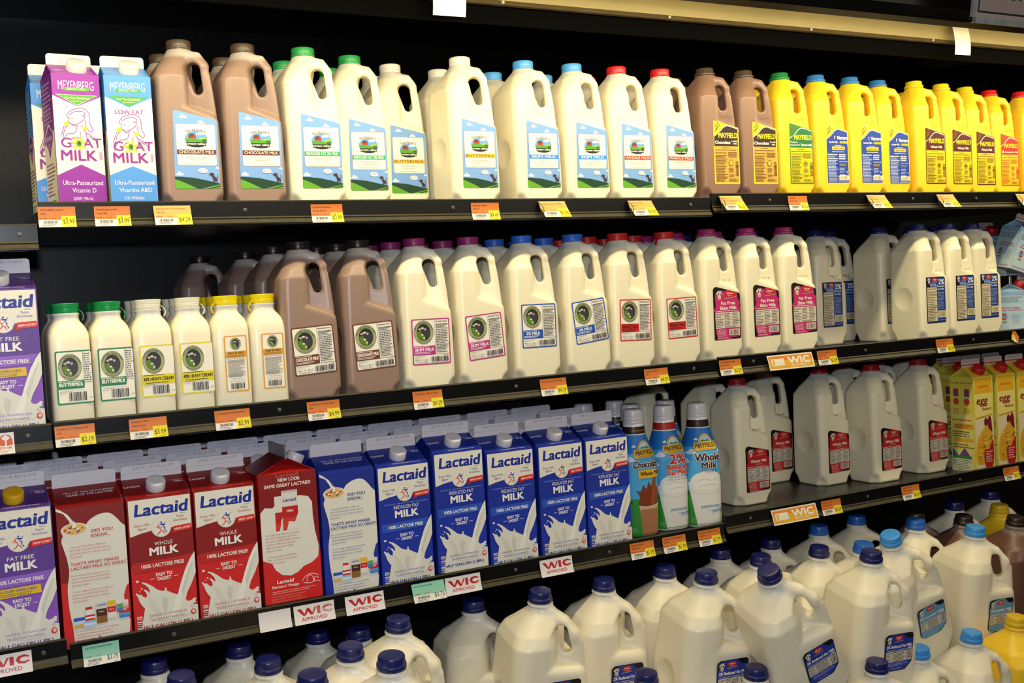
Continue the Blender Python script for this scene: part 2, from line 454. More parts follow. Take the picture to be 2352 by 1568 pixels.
def on_quart(a, b, c):
    """art (x, z) wrapped round the quart bottle's front"""
    z = b*1000; h = np.interp(z, [q[0] for q in QPROF], [q[1] for q in QPROF]); p = np.interp(z, [q[0] for q in QPROF], [q[2] for q in QPROF])
    th = a/.0375; cc, s = math.sin(th), -math.cos(th); q = (abs(cc)**p+abs(s)**p)**(-1/p)
    r = h*q*.001+.0005+c*2.2
    return (r*cc, r*s, b)

# ------------------------------------------------------------------ gable-top cartons
def carton(w, zs, zt, side, roof, fin='#ddd9d6', cap_col=None, ends=None):
    """w wide, shoulder at zs, top of the seal at zt; -> body mesh, seal mesh. The ridge runs along x."""
    b = MB(); h = w/2; zr = zs+(zt-zs)*.53; g = .0012
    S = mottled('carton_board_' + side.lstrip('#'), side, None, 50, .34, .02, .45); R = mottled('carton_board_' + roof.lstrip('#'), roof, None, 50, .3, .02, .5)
    E = mottled('carton_board_' + (ends or side).lstrip('#'), ends or side, None, 50, .34, .02, .45)
    r = .0022
    ring = [(-h+r, -h), (h-r, -h), (h, -h+r), (h, h-r), (h-r, h), (-h+r, h), (-h, h-r), (-h, -h+r)]
    for i in range(8):
        (xa, ya), (xb, yb) = ring[i], ring[(i+1) % 8]
        m = S if i in (0, 4) else E
        b.add([(xa, ya, 0), (xb, yb, 0), (xb, yb, zs), (xa, ya, zs)], [(0, 1, 2, 3)], m)
    b.add([(x, y, 0) for x, y in ring], [tuple(range(7, -1, -1))], S)
    # roof slopes front and back
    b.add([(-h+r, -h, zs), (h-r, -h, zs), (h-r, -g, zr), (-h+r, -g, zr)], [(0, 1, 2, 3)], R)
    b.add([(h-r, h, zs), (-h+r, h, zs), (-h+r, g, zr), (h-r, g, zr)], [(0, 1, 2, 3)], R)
    # folded gable ends
    for s in (-1, 1):
        top = (s*(h-r), 0, zr); inn = (s*h*.42, 0, zs+(zr-zs)*.55)
        b.add([(s*(h-r), -h, zs), (s*h, -h+r, zs), (s*h, h-r, zs), (s*(h-r), h, zs), top, inn], [(0, 1, 4), (1, 5, 4), (1, 2, 5), (2, 4, 5), (2, 3, 4)], E)
    body = b.build('body')
    t = MB(); F = mottled('carton_seal_' + fin.lstrip('#'), fin, None, 50, .4, .02, .4)
    k = .004; th = .0011; q = [(-h+r, zr-.001), (h-r, zr-.001), (h-r, zt-k), (h-r-k*.3, zt-k*.3), (h-r-k, zt), (-h+r+k, zt), (-h+r+k*.3, zt-k*.3), (-h+r, zt-k)]
    n = len(q); vs = [(x, -th, z) for x, z in q]+[(x, th, z) for x, z in q]
    t.add(vs, [tuple(range(n)), tuple(range(2*n-1, n-1, -1))]+[(i, i+n, (i+1) % n+n, (i+1) % n) for i in range(n)], F)
    return body, t.build('top_seal'), zr
def on_roof(w, zs, zr):
    """art x across, y up the front roof slope from the shoulder"""
    h = w/2; L = math.hypot(h, zr-zs); ny, nz = -(zr-zs)/L, h/L
    return lambda a, b, c: (a, -h+b*h/L+ny*(.0003+c), zs+b*(zr-zs)/L+nz*(.0003+c))
def roof_cap(col, w, zs, zr, up=.45, x=0.):
    """screw cap standing out of the front roof slope"""
    me = cap('spout', col, 0).copy(); h = w/2; L = math.hypot(h, zr-zs)
    a = math.atan2(zr-zs, h); M = Matrix.Translation((x, -h+up*h, zs+up*(zr-zs)))@Matrix.Rotation(a, 4, 'X')
    me.transform(M); return me

# ------------------------------------------------------------------ printed labels (jug coordinates in mm: x from the jug's middle, y up from its base)
CREAM = '#ece4d2'; WHT = '#efeae0'; INK = '#1d1a1c'
def label_sparkman(band, words, wcol):
    a = Art()
    out = rounded([(-29, 31.8), (39.8, 32.2), (40.4, 137.8), (-25.6, 152.4)], 4)
    a.poly(out, '#759fd4')
    def cloud(x, y, w):
        a.poly([(x-w/2, y), (x-w*.3, y+w*.14), (x-w*.22, y+w*.28), (x-w*.02, y+w*.40), (x+w*.12, y+w*.26), (x+w*.3, y+w*.16), (x+w/2, y+w*.02), (x+w*.25, y-w*.06), (x-w*.2, y-w*.05)], WHT)
    cloud(-11, 141, 13); cloud(16, 132.6, 12); cloud(-21, 53, 14); cloud(37, 63, 7)
    a.poly([(-28.6, 50.3), (-20, 50.2), (0, 48.6), (20, 44.5), (39.9, 39.8), (39.7, 33.5), (37.5, 32.2), (-26, 31.8), (-28.6, 34)], '#143a26')
    a.poly([(-28.6, 46.5), (-18, 42.6), (-6, 37.2), (5, 31.9), (-26, 31.8), (-28.9, 34)], '#5d9e22')
    a.poly([(11, 32.2), (24, 35), (39.7, 38.4), (39.7, 36.8), (26, 33.6), (20, 32.2)], '#5d9e22'); a.poly([(26, 32.2), (39.6, 34.8), (39, 33), (36, 32.2)], '#5d9e22')
    a.rect(-23.6, 67, 37, 131, '#b98a86' if band != '#2f86d6' else '#3d6aa8', 3.4); a.rect(-22.9, 67.6, 36.4, 130.4, CREAM, 3)
    a.text("Sparkman's", 7, 119.8, 4.4, INK, 29, 'c', .012, arc=42)
    a.ell(7, 108, 17.2, 11.8, '#5e6a58'); a.ell(7, 108, 16.6, 11.2, '#5f9bdd')
    a.poly([(14, 114), (18, 114.6), (20, 117), (16, 117.5), (12, 118.6), (8.5, 117), (7, 114.4)], WHT)
    a.poly([(-9.4, 108), (-4, 109.4), (4, 108.4), (12, 108.6), (20, 111), (23.4, 109.6), (22.4, 104), (16, 99), (7, 97.2), (-3, 98.6), (-8.6, 103.5)], '#4f9426')
    a.poly([(8, 107.6), (15, 110.6), (21, 111), (23.2, 108), (20, 106)], '#8fae4a'); a.poly([(14, 105), (18, 108.2), (23, 107), (22, 102.6)], '#2f6420')
    a.poly([(-4.8, 109.2), (-4.8, 112.4), (-3.2, 115.6), (1.2, 116.6), (5, 115.6), (6.6, 112.2), (6.6, 109)], '#5b3a34'); a.poly([(-4.8, 109), (-4.8, 111.2), (1, 111.6), (6.6, 111), (6.6, 108.8)], '#a8371f')
    a.poly([(2.6, 109.2), (2.8, 114), (4.6, 115), (6.4, 112.6), (6.4, 109)], '#a8371f')
    a.poly([(-8.6, 97.6), (22.6, 97.8), (20.6, 100.2), (24, 103.2), (-9.6, 103), (-6.8, 100)], '#20261f')
    a.ell(7, 98.6, 13, 3.4, '#20261f', a0=180, a1=360); a.text('cream valley', 7, 99.2, 2.9, WHT, 27, 'c', .03)
    a.rect(-22.9, 84.4, 36.4, 91.6, band); a.text(words, 6.8, 85.9, 4.5, wcol, min(56, 5.4*len(words)+2 if len(words) < 11 else 54), 'c', .012)
    a.text('No Artificial Hormones*', 7, 79.4, 1.7, '#55504c', 33); a.text('All Jersey Cows', 7, 75.6, 1.7, '#55504c', 22); a.text('www.sparkmancreamvalley.com', 7, 69.8, 1.3, '#4b4a4a', 40)
    a.ell(14, 59.5, 7.2, 3.8, WHT); a.poly([(19, 58), (23.5, 56.4), (18, 56.8)], WHT); a.fine(9, 57.6, 19, 61.6, 2, '#6a6a6a', 4)
    a.poly([(23.6, 54.6), (25.2, 56), (27.4, 55.8), (28.4, 57), (29.4, 55.6), (31.6, 54.8), (30.2, 53.4), (31.4, 50.6), (34.6, 48.6), (35.8, 44.8), (35.8, 41.6), (34.8, 41.6), (34.2, 44.2), (31.6, 43.8), (30.8, 41.8), (29.6, 42), (29.6, 46), (28, 50), (26.4, 52.6), (23.8, 52.8)], '#431f18')
    a.line([(35.2, 47), (36.8, 49), (35.8, 52.6), (36.6, 54)], .7, '#431f18')
    return a.mesh('label_print', front(-.0470))

def ring_logo(a, cx, cy, rx, ry):
    a.ell(cx, cy, rx, ry, '#5b6f45', 40); a.ell(cx, cy, rx*.965, ry*.965, '#a3a277', 40); a.ell(cx, cy, rx*.70, ry*.73, '#4a5a35', 36); a.ell(cx, cy, rx*.665, ry*.695, '#242a22', 36)
    q = lambda p: [(cx+u*rx, cy+v*ry) for u, v in p]
    a.poly(q([(-.66, .06), (-.3, .12), (-.1, -.05), (.05, -.2), (.2, -.5), (.12, -.68), (-.2, -.66), (-.5, -.44), (-.64, -.16)]), '#5d7d1e')
    a.poly(q([(-.22, .3), (.02, .4), (.3, .28), (.64, .22), (.66, -.1), (.5, -.46), (.2, -.66), (.12, -.4), (-.02, -.14), (-.16, -.2), (-.24, .06)]), '#37363a')
    a.ell(cx-.12*rx, cy+.36*ry, rx*.17, ry*.08, '#d9cdc6', 12); a.poly(q([(-.56, .28), (-.4, .38), (-.24, .26), (-.36, .16)]), '#c9a9a4'); a.poly(q([(.04, .3), (.2, .36), (.3, .26), (.14, .14)]), '#c9a9a4')
    a.poly(q([(-.3, -.16), (-.12, -.12), (-.02, -.22), (-.18, -.28)]), '#e4ddd6'); a.ell(cx+.02*rx, cy-.46*ry, rx*.08, ry*.11, '#d8cfa8', 10)
    a.text('SOUTHERN SWISS DAIRY', cx, cy+ry*.76, ry*.13, '#3e5a34', rx*2.25, 'c', .02, arc=rx*.84)
    a.text('Natural Taste & Quality', cx, cy-ry*.90, ry*.10, '#3e5a34', rx*1.5, 'c', .01, arc=-rx*.9)
def nutrition(a, x0, y0, x1, y1, col, seed=1, head=True):
    h = y1-y0
    if head: a.text('Nutrition Facts', x0, y1-h*.055, h*.042, col, (x1-x0)*.95, 'l', .03)
    a.rect(x0, y1-h*.135, x1, y1-h*.115, col); a.fine(x0, y1-h*.22, x1, y1-h*.14, 2, col, seed)
    a.rect(x0, y1-h*.245, x1, y1-h*.232, col); a.fine(x0, y0+h*.27, x1, y1-h*.26, 9, col, seed+5)
    a.rect(x0, y0+h*.235, x1, y0+h*.255, col); a.fine(x0, y0, x1, y0+h*.22, 5, col, seed+9, 1.3)
def label_southern(col, words, wcol, date, tilt=0., dz=0.):
    a = Art()
    a.rect(-34.4, 47.4, 37.2, 126.2, col, 3.6); a.rect(-32.2, 49.6, 35, 124, CREAM, 3)
    a.rect(8.6, 66.6, 9.2, 124, '#777777'); a.rect(-32.2, 64.4, 35, 65.2, col)
    ring_logo(a, -12.2, 103, 18.6, 20.4)
    nutrition(a, 10.6, 67.4, 34, 123, '#2b2526', 3)
    a.rect(-32.2, 65.2, 8.6, 80, col); a.text(words, -11.8, 71.2, 5, wcol, 38 if len(words) > 12 else min(36, 4.1*len(words)), 'c', .035)
    a.fine(-31, 77.4, 7.6, 79.4, 1, wcol, 2); a.fine(-31, 66, 7.6, 70, 2, wcol, 5)
    a.text('KEEP REFRIGERATED', -30.6, 61.4, 1.3, INK, 19, 'l'); a.text('SELL BY:', -30.6, 58.8, 1.3, INK, 9, 'l')
    a.text(date, -30, 54.6, 2.6, '#2c2a2c', 25, 'l'); a.text('1/2 GAL (1.89 L)', -28, 50.8, 2.4, '#2c2a2c', 22, 'l')
    a.bars(0, 52.2, 32, 61.2, '#22201f', 20); a.text('6 20754 64303 6', 16, 50, 1.3, INK, 30); a.fine(22, 62, 33, 63.6, 1, INK, 4)
    f = front(-.0470); c, s = math.cos(tilt), math.sin(tilt)
    return a.mesh('label_print', lambda x, y, z: f((x-.001)*c-(y-.087)*s+.001, (x-.001)*s+(y-.087)*c+.087+dz, z))

def hump(a, edge, top, body, pts=None):
    """dairy label with a slanted top and a hill-shaped colour field"""
    out = rounded([(-23.6, 31.4), (40.6, 31.4), (41.2, 142.8), (-22, 156.2)], 3)
    a.poly(out, edge)
    a.poly(rounded([(-21, 34), (38.4, 34), (39, 141), (14, 146.4), (-6, 137), (-21, 124)], 2), body)
    a.poly([(-21.6, 126.5), (-14, 130), (-6, 136.5), (2, 143.6), (10, 147.4), (18, 146.6), (39, 141.4), (38.8, 106), (-21.4, 106)], '#f4ecd8')
    a.poly([(-21.2, 124.6), (-13.4, 128.4), (-5, 135), (3, 142.2), (10.6, 145.6), (18, 145), (38.6, 139.8), (38.4, 106), (-21.2, 106)], top)
    for i, (u, v, L) in enumerate([(-18.6, 148, 14), (-16.6, 143.6, 16), (-18.6, 139, 12), (-18.6, 133, 24)]):
        a.line([(u, v-L*.34), (u+L*.7, v+L*.34)], 2.0 if i < 3 else .9, '#6b5a10', 1)
def label_mayfield(top, lines, body, bcol, tcol='#f2cf1c', edge='#f0cf12'):
    a = Art(); hump(a, edge, top, body)
    a.text('MAYFIELD', 13.8, 122.4, 9.6, tcol, 47, 'c', .03)
    if lines == 'choc':
        a.text('Chocolate', -19, 110.6, 5.6, '#efe8dc', 38, 'l', .035); a.text('Lowfat', 37.4, 114.6, 3.2, '#efe8dc', 15, 'r', .02); a.text('Milk', 36, 109.4, 3.2, '#efe8dc', 9, 'r', .02)
    elif lines == 'butter':
        a.text('Cultured', -20, 115.6, 3.2, '#efe8dc', 18, 'l', .02); a.text('Reduced Fat', -20, 110, 3.0, '#efe8dc', 25, 'l', .02); a.text('Buttermilk', 38, 109.6, 4.6, '#efe8dc', 30, 'r', .03)
    elif lines == 'whole': a.text('Whole Milk', 12, 111.4, 4.8, '#efe8dc', 37, 'c', .03)
    else: a.text('2%', -20, 110, 5, '#efe8dc', 9, 'l', .03); a.text('Reduced Fat Milk', 38, 110.4, 3.6, '#efe8dc', 46, 'r', .03)
    a.fine(-2, 101.6, 18, 104.4, 1, bcol, 3); a.fine(-19, 97, 37, 100.2, 1, bcol, 4)
    nutrition(a, -19.4, 36, 9.4, 95, bcol, 6)
    a.fine(12, 84, 37, 95, 5, bcol, 8, 1.4); a.ell(18.6, 73, 5.6, 6.6, bcol, 24); a.ell(18.6, 73, 4.4, 5.4, body, 24); a.ell(18.6, 73, 3.4, 3.6, edge, 16); a.fine(15.6, 70.6, 21.6, 75.4, 2, bcol, 6)
    a.fine(12.6, 54, 26.6, 64, 4, bcol, 12); a.fine(12.6, 45, 28, 51, 2, bcol, 14); a.fine(12, 36, 37.4, 42, 4, bcol, 15, 1.4)
    a.bars(30.4, 48, 37.6, 76, bcol, 9, 5, True)
    return a.mesh('label_print', front(-.0470))
def label_nurture():
    a = Art(); hump(a, '#f0cf2a', '#21409f', '#21409f')
    a.poly(rounded([(-21.2, 33.6), (38.6, 33.6), (38.6, 112), (-21.2, 112)], 2), '#21409f')
    a.text('1', 2, 125, 7, WHT, None, 'c', .03); a.text('st', 6.4, 129.6, 2.4, WHT, None, 'c', .0); a.text('Nurture', 24, 125, 7, WHT, 28, 'c', .03)
    a.text('Lowfat Milk', -14, 117.4, 3.4, WHT, 24, 'l', .03); a.text('from', 14, 117.4, 1.6, WHT, 4); a.rect(16.6, 116, 38, 121.8, '#8c7a2a'); a.text('MAYFIELD', 27.3, 117, 3.6, '#e6c51e', 20, 'c', .03)
    a.fine(2, 111.4, 22, 113.4, 1, WHT, 3); a.rect(-7, 102.6, 30, 110, '#f0cb22', 3.4); a.text('Digestive Health', 11.5, 104.6, 3.0, '#6b4a10', 31, 'c', .03); a.fine(-7, 97.6, 30, 100.4, 1, WHT, 8)
    W = '#b9c3e2'
    a.text('Nutrition Facts', -19.4, 91.6, 3, WHT, 27, 'l', .03); a.fine(-19.4, 86, 8, 90, 2, W, 2); a.rect(-19.4, 83.4, 9, 85, W)
    a.fine(-19.4, 48, 9, 82, 11, W, 4, 1.2, .5); a.rect(-19.4, 45.6, 9, 46.8, W); a.fine(-19.4, 34.6, 9, 44.6, 5, W, 6, 1.6)
    a.fine(12, 82, 34, 94.6, 3, WHT, 9, 1.4, .55, .3); a.fine(12, 76.4, 37, 79.8, 1, W, 1); a.fine(12.6, 68.4, 36, 74.4, 2, '#a89322', 10, 1.4, .5)
    a.fine(12.4, 53.6, 30, 66, 4, W, 11); a.rect(32.6, 54, 34.6, 58.6, W); a.fine(12.4, 47.6, 32, 51.4, 1, WHT, 12, 1.3, .6)
    a.rect(10.6, 36.8+3, 40.2, 47+2, '#efe3b8'); a.bars(13.6, 41.2, 37, 47.6, '#8a7a48', 14)
    a.fine(8, 34.4, 38, 38.6, 2, W, 13, 1.5)
    return a.mesh('label_print', front(-.0470))

def cow_head(a, x, y, k):
    q = lambda p: [(x+u*k, y+v*k) for u, v in p]
    a.poly(q([(-.9, .7), (-.5, 1.0), (-.1, 1.3), (.2, 1.0), (.8, 1.2), (.5, .7), (.9, .4), (.5, .1), (.5, -.5), (-.5, -.5), (-.5, .2), (-1, .3)]), '#e8ddd2')
    a.poly(q([(-.4, .9), (.4, .9), (.3, .65), (-.3, .6)]), '#c9a44a'); a.poly(q([(-.45, .5), (-.1, .6), (0, .1), (-.35, 0)]), '#2b2526'); a.poly(q([(.15, .5), (.5, .4), (.5, -.1), (.25, 0)]), '#2b2526')
    a.ell(x, y-.75*k, .55*k, .45*k, '#d9a38c', 16)
def oval_logo(a, x, y, rx, ry):
    a.ell(x, y, rx, ry, '#c4241c', 24); a.text('Atlanta', x, y-ry*.05, ry*.55, '#f0d8cc', rx*1.3, 'c', .02); a.text('Dairies', x, y-ry*.62, ry*.3, '#f0d8cc', rx*.8, 'c', .01)
    a.line([(x-rx*1.1, y-ry*1.35), (x, y-ry*1.2), (x+rx*1.2, y-ry*.95)], ry*.22, '#b3a08a', 4)
def label_cowprint(col, lines, sub=''):
    """black and coloured dairy label of the half-gallon jugs"""
    a = Art()
    a.poly(rounded([(-27.4, 43.8), (40.2, 45), (41.0, 134.6), (35, 137), (-20, 150.2), (-27, 146)], 4), '#17100f')
    a.blob([(-21, 134), (-14, 139), (-6, 142), (2, 139.6), (10, 142.6), (22, 140), (33, 136), (35, 124), (40, 118), (38, 110), (37, 99), (-22.6, 99), (-21, 112), (-22, 124)], col, 4)
    a.poly([(-23, 60), (38, 60), (38, 100), (-22.6, 100)], col)
    a.poly([(-21, 45), (14, 44.6), (16, 48), (38, 49), (38.6, 66), (-22, 66), (-22.6, 56), (-20, 52)], col)
    cow_head(a, -11.5, 132.6, 7.6); oval_logo(a, 15.5, 134.4, 12.6, 6.4)
    if len(lines) == 2: a.text(lines[0], 9.6, 113.4, 6.2, CREAM, 35, 'c', .035); a.text(lines[1], 9.6, 103.8, 6.2, CREAM, 42, 'c', .035)
    else: a.text(lines[0], 9.6, 110.6, 6.2, CREAM, 46, 'c', .035)
    if sub: a.text(sub, 10, 105.2, 2.4, '#e9c7bd', 22)
    a.fine(-20.6, 99.6, 37, 102.6, 1, '#e8c9c8', 3, 1.4)
    a.rect(-23.6, 67, 38.2, 98.4, '#d8cbb8')
    a.text('Nutrition', -22.4, 93.4, 2.9, INK, 19, 'l', .03); a.text('Facts', -22.4, 88.8, 2.9, INK, 12, 'l', .03); a.fine(-22.4, 68, -2.4, 87, 6, '#4a443e', 4)
    a.fine(-.6, 72.6, 17, 97.4, 8, '#4a443e', 5); a.fine(19, 72.6, 37.4, 97.4, 8, '#4a443e', 6); a.fine(-.6, 67.6, 37.4, 71.6, 2, '#4a443e', 9, 1.4)
    a.fine(-20, 50.6, 4, 65, 6, '#eab8c0' if col != '#c01f22' else '#e9a59a', 7); a.text('1/2 GAL (1.89 L)', -19, 46.4, 2.2, '#f0d3d0', 25, 'l', .02)
    a.rect(9.6, 51.6, 36.4, 64.4, '#d8cbb8'); a.bars(12, 53, 34.6, 63, '#5a5048', 14)
    return a.mesh('label_print', front(-.0470))
def label_two_percent():
    a = Art(); B = '#20418f'
    a.rect(-31.4, 41.4, 29.4, 144.6, '#17130f', 3); a.rect(-28.6, 43.4, 27.6, 142.6, B, 2)
    a.poly([(-28.6, 122), (-18, 122), (-22, 132), (-17, 142.4), (-28.6, 142.4)], '#1c1414')
    cow_head(a, -22, 136, 5.2); oval_logo(a, -3.6, 138.2, 8.2, 4.6); a.rect(-19, 123.4, 1, 130, '#8fa0c8'); a.fine(-18, 123.8, 0, 129.6, 3, B, 4)
    a.text('2%', 17, 127.8, 11, '#d9dfe2', 18, 'c', .03); a.text('Reduced', 14.8, 121.8, 3.8, '#cfd6e0', 23, 'c', .03); a.text('Fat Milk', 14.8, 115, 3.8, '#cfd6e0', 21, 'c', .03)
    a.rect(-29.2, 45.8, 1.6, 121.6, '#d6c7a6'); nutrition(a, -28, 47, .6, 120.6, '#5a503c', 7)
    a.fine(4, 72, 26, 110.6, 12, '#8fa0c8', 8); a.rect(3, 53, 30, 68.6, '#d8caa6'); a.bars(6, 55, 26.4, 66.6, '#8a7c60', 13)
    a.text('1/2 GAL (1.89 L)', 15, 46.8, 2.4, '#a9b6d6', 21)
    return a.mesh('label_print', front(-.0470))
def label_gallon(col, words):
    a = Art(); X = lambda u: -9+u; x0, x1, y0, y1 = -14, 45.5, 66, 134
    a.poly(rounded([(x0+9, y0), (x1-14, y0), (x1, y0+14), (x1, y1-4), (x1-4, y1), (x0+5, y1), (x0, y1-5), (x0, y0+8)], 4), '#14110f')
    a.poly(rounded([(x0+7.5, y0+1), (x1-16, y0+1.2), (x1-4, y0+12), (x1-1, y0+20), (x1-1.6, y1-9), (x1-9, y1-11), (x1-18, y1-5), (x1-20, y1-1), (x0+14, y1-1.4), (x0+5, y1-6), (x0+2.4, y1-20), (x0+2.6, y0+8)], 2), col)
    cow_head(a, x0+9.4, y1-11.4, 5.8); oval_logo(a, x0+28.4, y1-7.8, 8.6, 5)
    a.text(words, x0+30, y1-25.4, 5.2, CREAM, 53, 'c', .035, .12); a.fine(x0+5, y1-30.6, x1-6, y1-27.6, 1, '#a7b0d4', 3, 1.4)
    a.rect(x0+3, y0+17.4, x1-12.4, y1-31.4, '#d5c9b3'); a.text('Nutrition', x0+4, y1-35.4, 2.3, INK, 13, 'l', .03); a.text('Facts', x0+4, y1-39, 2.3, INK, 8, 'l', .03)
    a.fine(x0+4, y0+18, x0+16, y1-40, 4, '#4a443e', 4); a.fine(x0+18, y0+18, x1-13, y1-32, 7, '#4a443e', 6)
    a.rect(x1-11.4, y0+17.4, x1-2, y1-27, '#d5c9b3'); a.bars(x1-10, y0+19, x1-3.4, y1-29, '#5a5048', 10, 4, True)
    a.fine(x0+8, y0+9, x1-8, y0+16, 3, '#9aa6cf', 7); a.text('1 GAL (3.78 L)', x0+26, y0+4, 2.2, '#c9cfe2', 22)
    def wrap(u, v, c):
        if u <= .043: return (u, -.0682-.0003-c, v)
        t = (u-.043)/.025; return (.043+(.025+c)*math.sin(t), -.0682-.0003-c+.025*(1-math.cos(t)), v)
    return a.mesh('label_print', wrap, sub=.006, grow=1.08)
def stamp(t, x, y, h, w, yf, rot=0., slope=0., col='#3a352f', grow=1.):
    """ink-jet date code"""
    a = Art(); a.text(t, x, y, h, col, w, 'c', -.005, .12, rot); f = front(yf, .0006)
    return a.mesh('date_print', (lambda u, v, c: (f(u, v, c)[0], f(u, v, c)[1]+max(0, v-slope)*.75, v)) if slope else f, grow=grow)

# pint bottles, labels wrap over the flat front (front half size 29)
def label_pint(col, words, wcol, wide=True):
    a = Art()
    if wide:
        a.poly(rounded([(-22.6, 34), (27.4, 34), (27.4, 112.6), (-22.6, 112.6)], 3.4), col); a.rect(-20.4, 36.2, 27.4, 110.4, CREAM, 2.4)
        ring_logo(a, -2.6, 88.6, 16.4, 19.6)
        if words == 'BUTTERMILK':
            a.rect(15.6, 60, 16.2, 110.4, col); a.fine(17, 64, 27, 109, 14, INK, 5); a.rect(-20.4, 56.6, 15.6, 69, col); a.text(words, -2.4, 60.6, 4.9, wcol, 33, 'c', .03)
        else: a.rect(-20.4, 53.6, 27.4, 68, col); a.text(words, 3, 58.8, 4.9, wcol, 44, 'c', .03)
        a.fine(-19.6, 66, 14, 68.6, 1, '#e8e2c8' if words == 'BUTTERMILK' else INK, 3); a.fine(-16, 54.4, 20, 57, 1, wcol, 4)
        a.text('KEEP REFRIGERATED', -18.6, 52, 1.2, INK, 18, 'l'); a.text('SELL BY:', -18.6, 49.4, 1.2, INK, 9, 'l')
        a.bars(-6.4, 38.6, 19, 51.6, '#22201f', 18); a.text('1 PINT', 21, 41.6, 1.8, INK, 6, 'l')
    else:
        a.rect(-13.6, 31, 22.4, 119, col, 3); a.rect(-11.6, 33, 20.4, 117, CREAM, 2.4); ring_logo(a, 4.4, 106, 8.8, 9.8)
        a.rect(-11.6, 85, 20.4, 94.6, col); a.text(words, 4.4, 90, 3.6, wcol, 25, 'c', .03); a.fine(-10.6, 85.4, 19.6, 89, 2, '#7a5a14', 3)
        nutrition(a, -9.6, 54, 18.6, 84, '#2b2526', 3); a.text('1 PINT (473 mL)', 4.4, 50.4, 1.6, INK, 20); a.text('SELL BY: May 16, 2011', 4.4, 46.8, 1.6, INK, 24)
        a.bars(-6.4, 35.4, 15.4, 44.6, '#22201f', 16)
    return a.mesh('label_print', front(-.0290))

# ------------------------------------------------------------------ carton art (mm: x from the middle, y up from the base)
NAVY = '#1a2a8c'; RED = '#c9201f'; MILKW = '#d9d5c8'
LW = .0955; LS = .208; LT = .253
def runner(a, x, y, k):
    """running figures of the carton's badge: a red and a blue stroke figure"""
    q = lambda p: [(x+u*k, y+v*k) for u, v in p]
    c = '#c9301c'
    a.ell(x-.35*k, y+.28*k, .14*k, .14*k, c, 12); a.line(q([(-.85, .2), (-.45, .05), (-.1, -.02), (.35, .2)]), .13*k, c, 4, taper=True)
    a.line(q([(-.3, .1), (-.05, -.35), (-.4, -.8), (-.75, -.95)]), .15*k, c, 4, taper=True); a.line(q([(-.05, -.3), (.3, -.6), (.5, -.98)]), .15*k, c, 4, taper=True)
    c = '#22389a'
    a.ell(x+.08*k, y+.78*k, .13*k, .12*k, c, 12); a.line(q([(-.3, .62), (0, .55), (.4, .5), (.75, .8)]), .14*k, c, 4, taper=True); a.line(q([(-.1, .45), (.25, .42), (.6, .38)]), .2*k, c, 4, taper=True)
    a.line(q([(.3, .3), (.5, -.1), (.42, -.35)]), .17*k, c, 4, taper=True); a.line(q([(.45, -.35), (.7, -.6), (.62, -.75)]), .14*k, c, 4, taper=True)
def splash(a, base):
    """poured milk and the splash it makes"""
    q = lambda p: [(u-47.75, 208-t) for u, t in p]
    a.poly(q([(9.5, 207.6), (12.4, 186), (16.6, 167), (13.6, 163.6), (9.5, 156), (7.4, 148.6), (4.6, 143.4), (5.6, 141.6), (9.4, 145), (12, 144.6), (16, 149.6), (19.6, 151), (20.8, 147.6), (19.6, 143), (16.4, 139.4), (17.4, 137.6), (21.4, 140.4), (24.4, 144.4), (25.2, 141),
       (23.4, 136.6), (18.6, 131), (14.4, 128.6), (15, 126.6), (22, 129.4), (29.4, 135), (36.4, 141.4), (42.4, 144.4), (47, 144.8), (47.6, 140.4), (49.4, 140.2), (50.4, 145.4), (56, 149), (64, 153.4), (66.4, 154), (72, 136), (80, 116), (88, 101), (95.2, 91.6),
       (95.2, 124), (88.6, 139), (80.4, 153.4), (77.4, 163.4), (81, 167), (86, 166.4), (90.6, 163), (93.4, 164.6), (91.6, 168.6), (88, 172.4), (95.2, 174.6), (95.2, 207.6)]), MILKW)
    a.poly(q([(50, 190), (56, 176), (66, 154), (72, 136), (80, 116), (88, 101), (95.2, 91.6), (95.2, 104), (84, 126), (74, 152), (66, 182)]), '#e3e0d6')
    a.poly(q([(72, 150), (80, 128), (90, 108), (93, 106), (84, 130), (74, 158)]), '#cbc7bb'); a.poly(q([(22, 150), (32, 158), (40, 176), (46, 190), (34, 184), (26, 168)]), '#cfcbbf'); a.poly(q([(44, 154), (52, 158), (50, 172), (46, 182), (42, 166)]), '#c9c5ba')
    a.line(q([(24, 184), (40, 190), (56, 191), (74, 190), (90, 182)]), .7, '#b9b5a8', 5)
    for u, t, r in ((8, 124.6, 1.9), (13.6, 136.6, 1.2), (10.6, 140, .8), (91, 169.8, 1.4)): a.ell(u-47.75, 208-t, r*1.2, r, MILKW, 12)
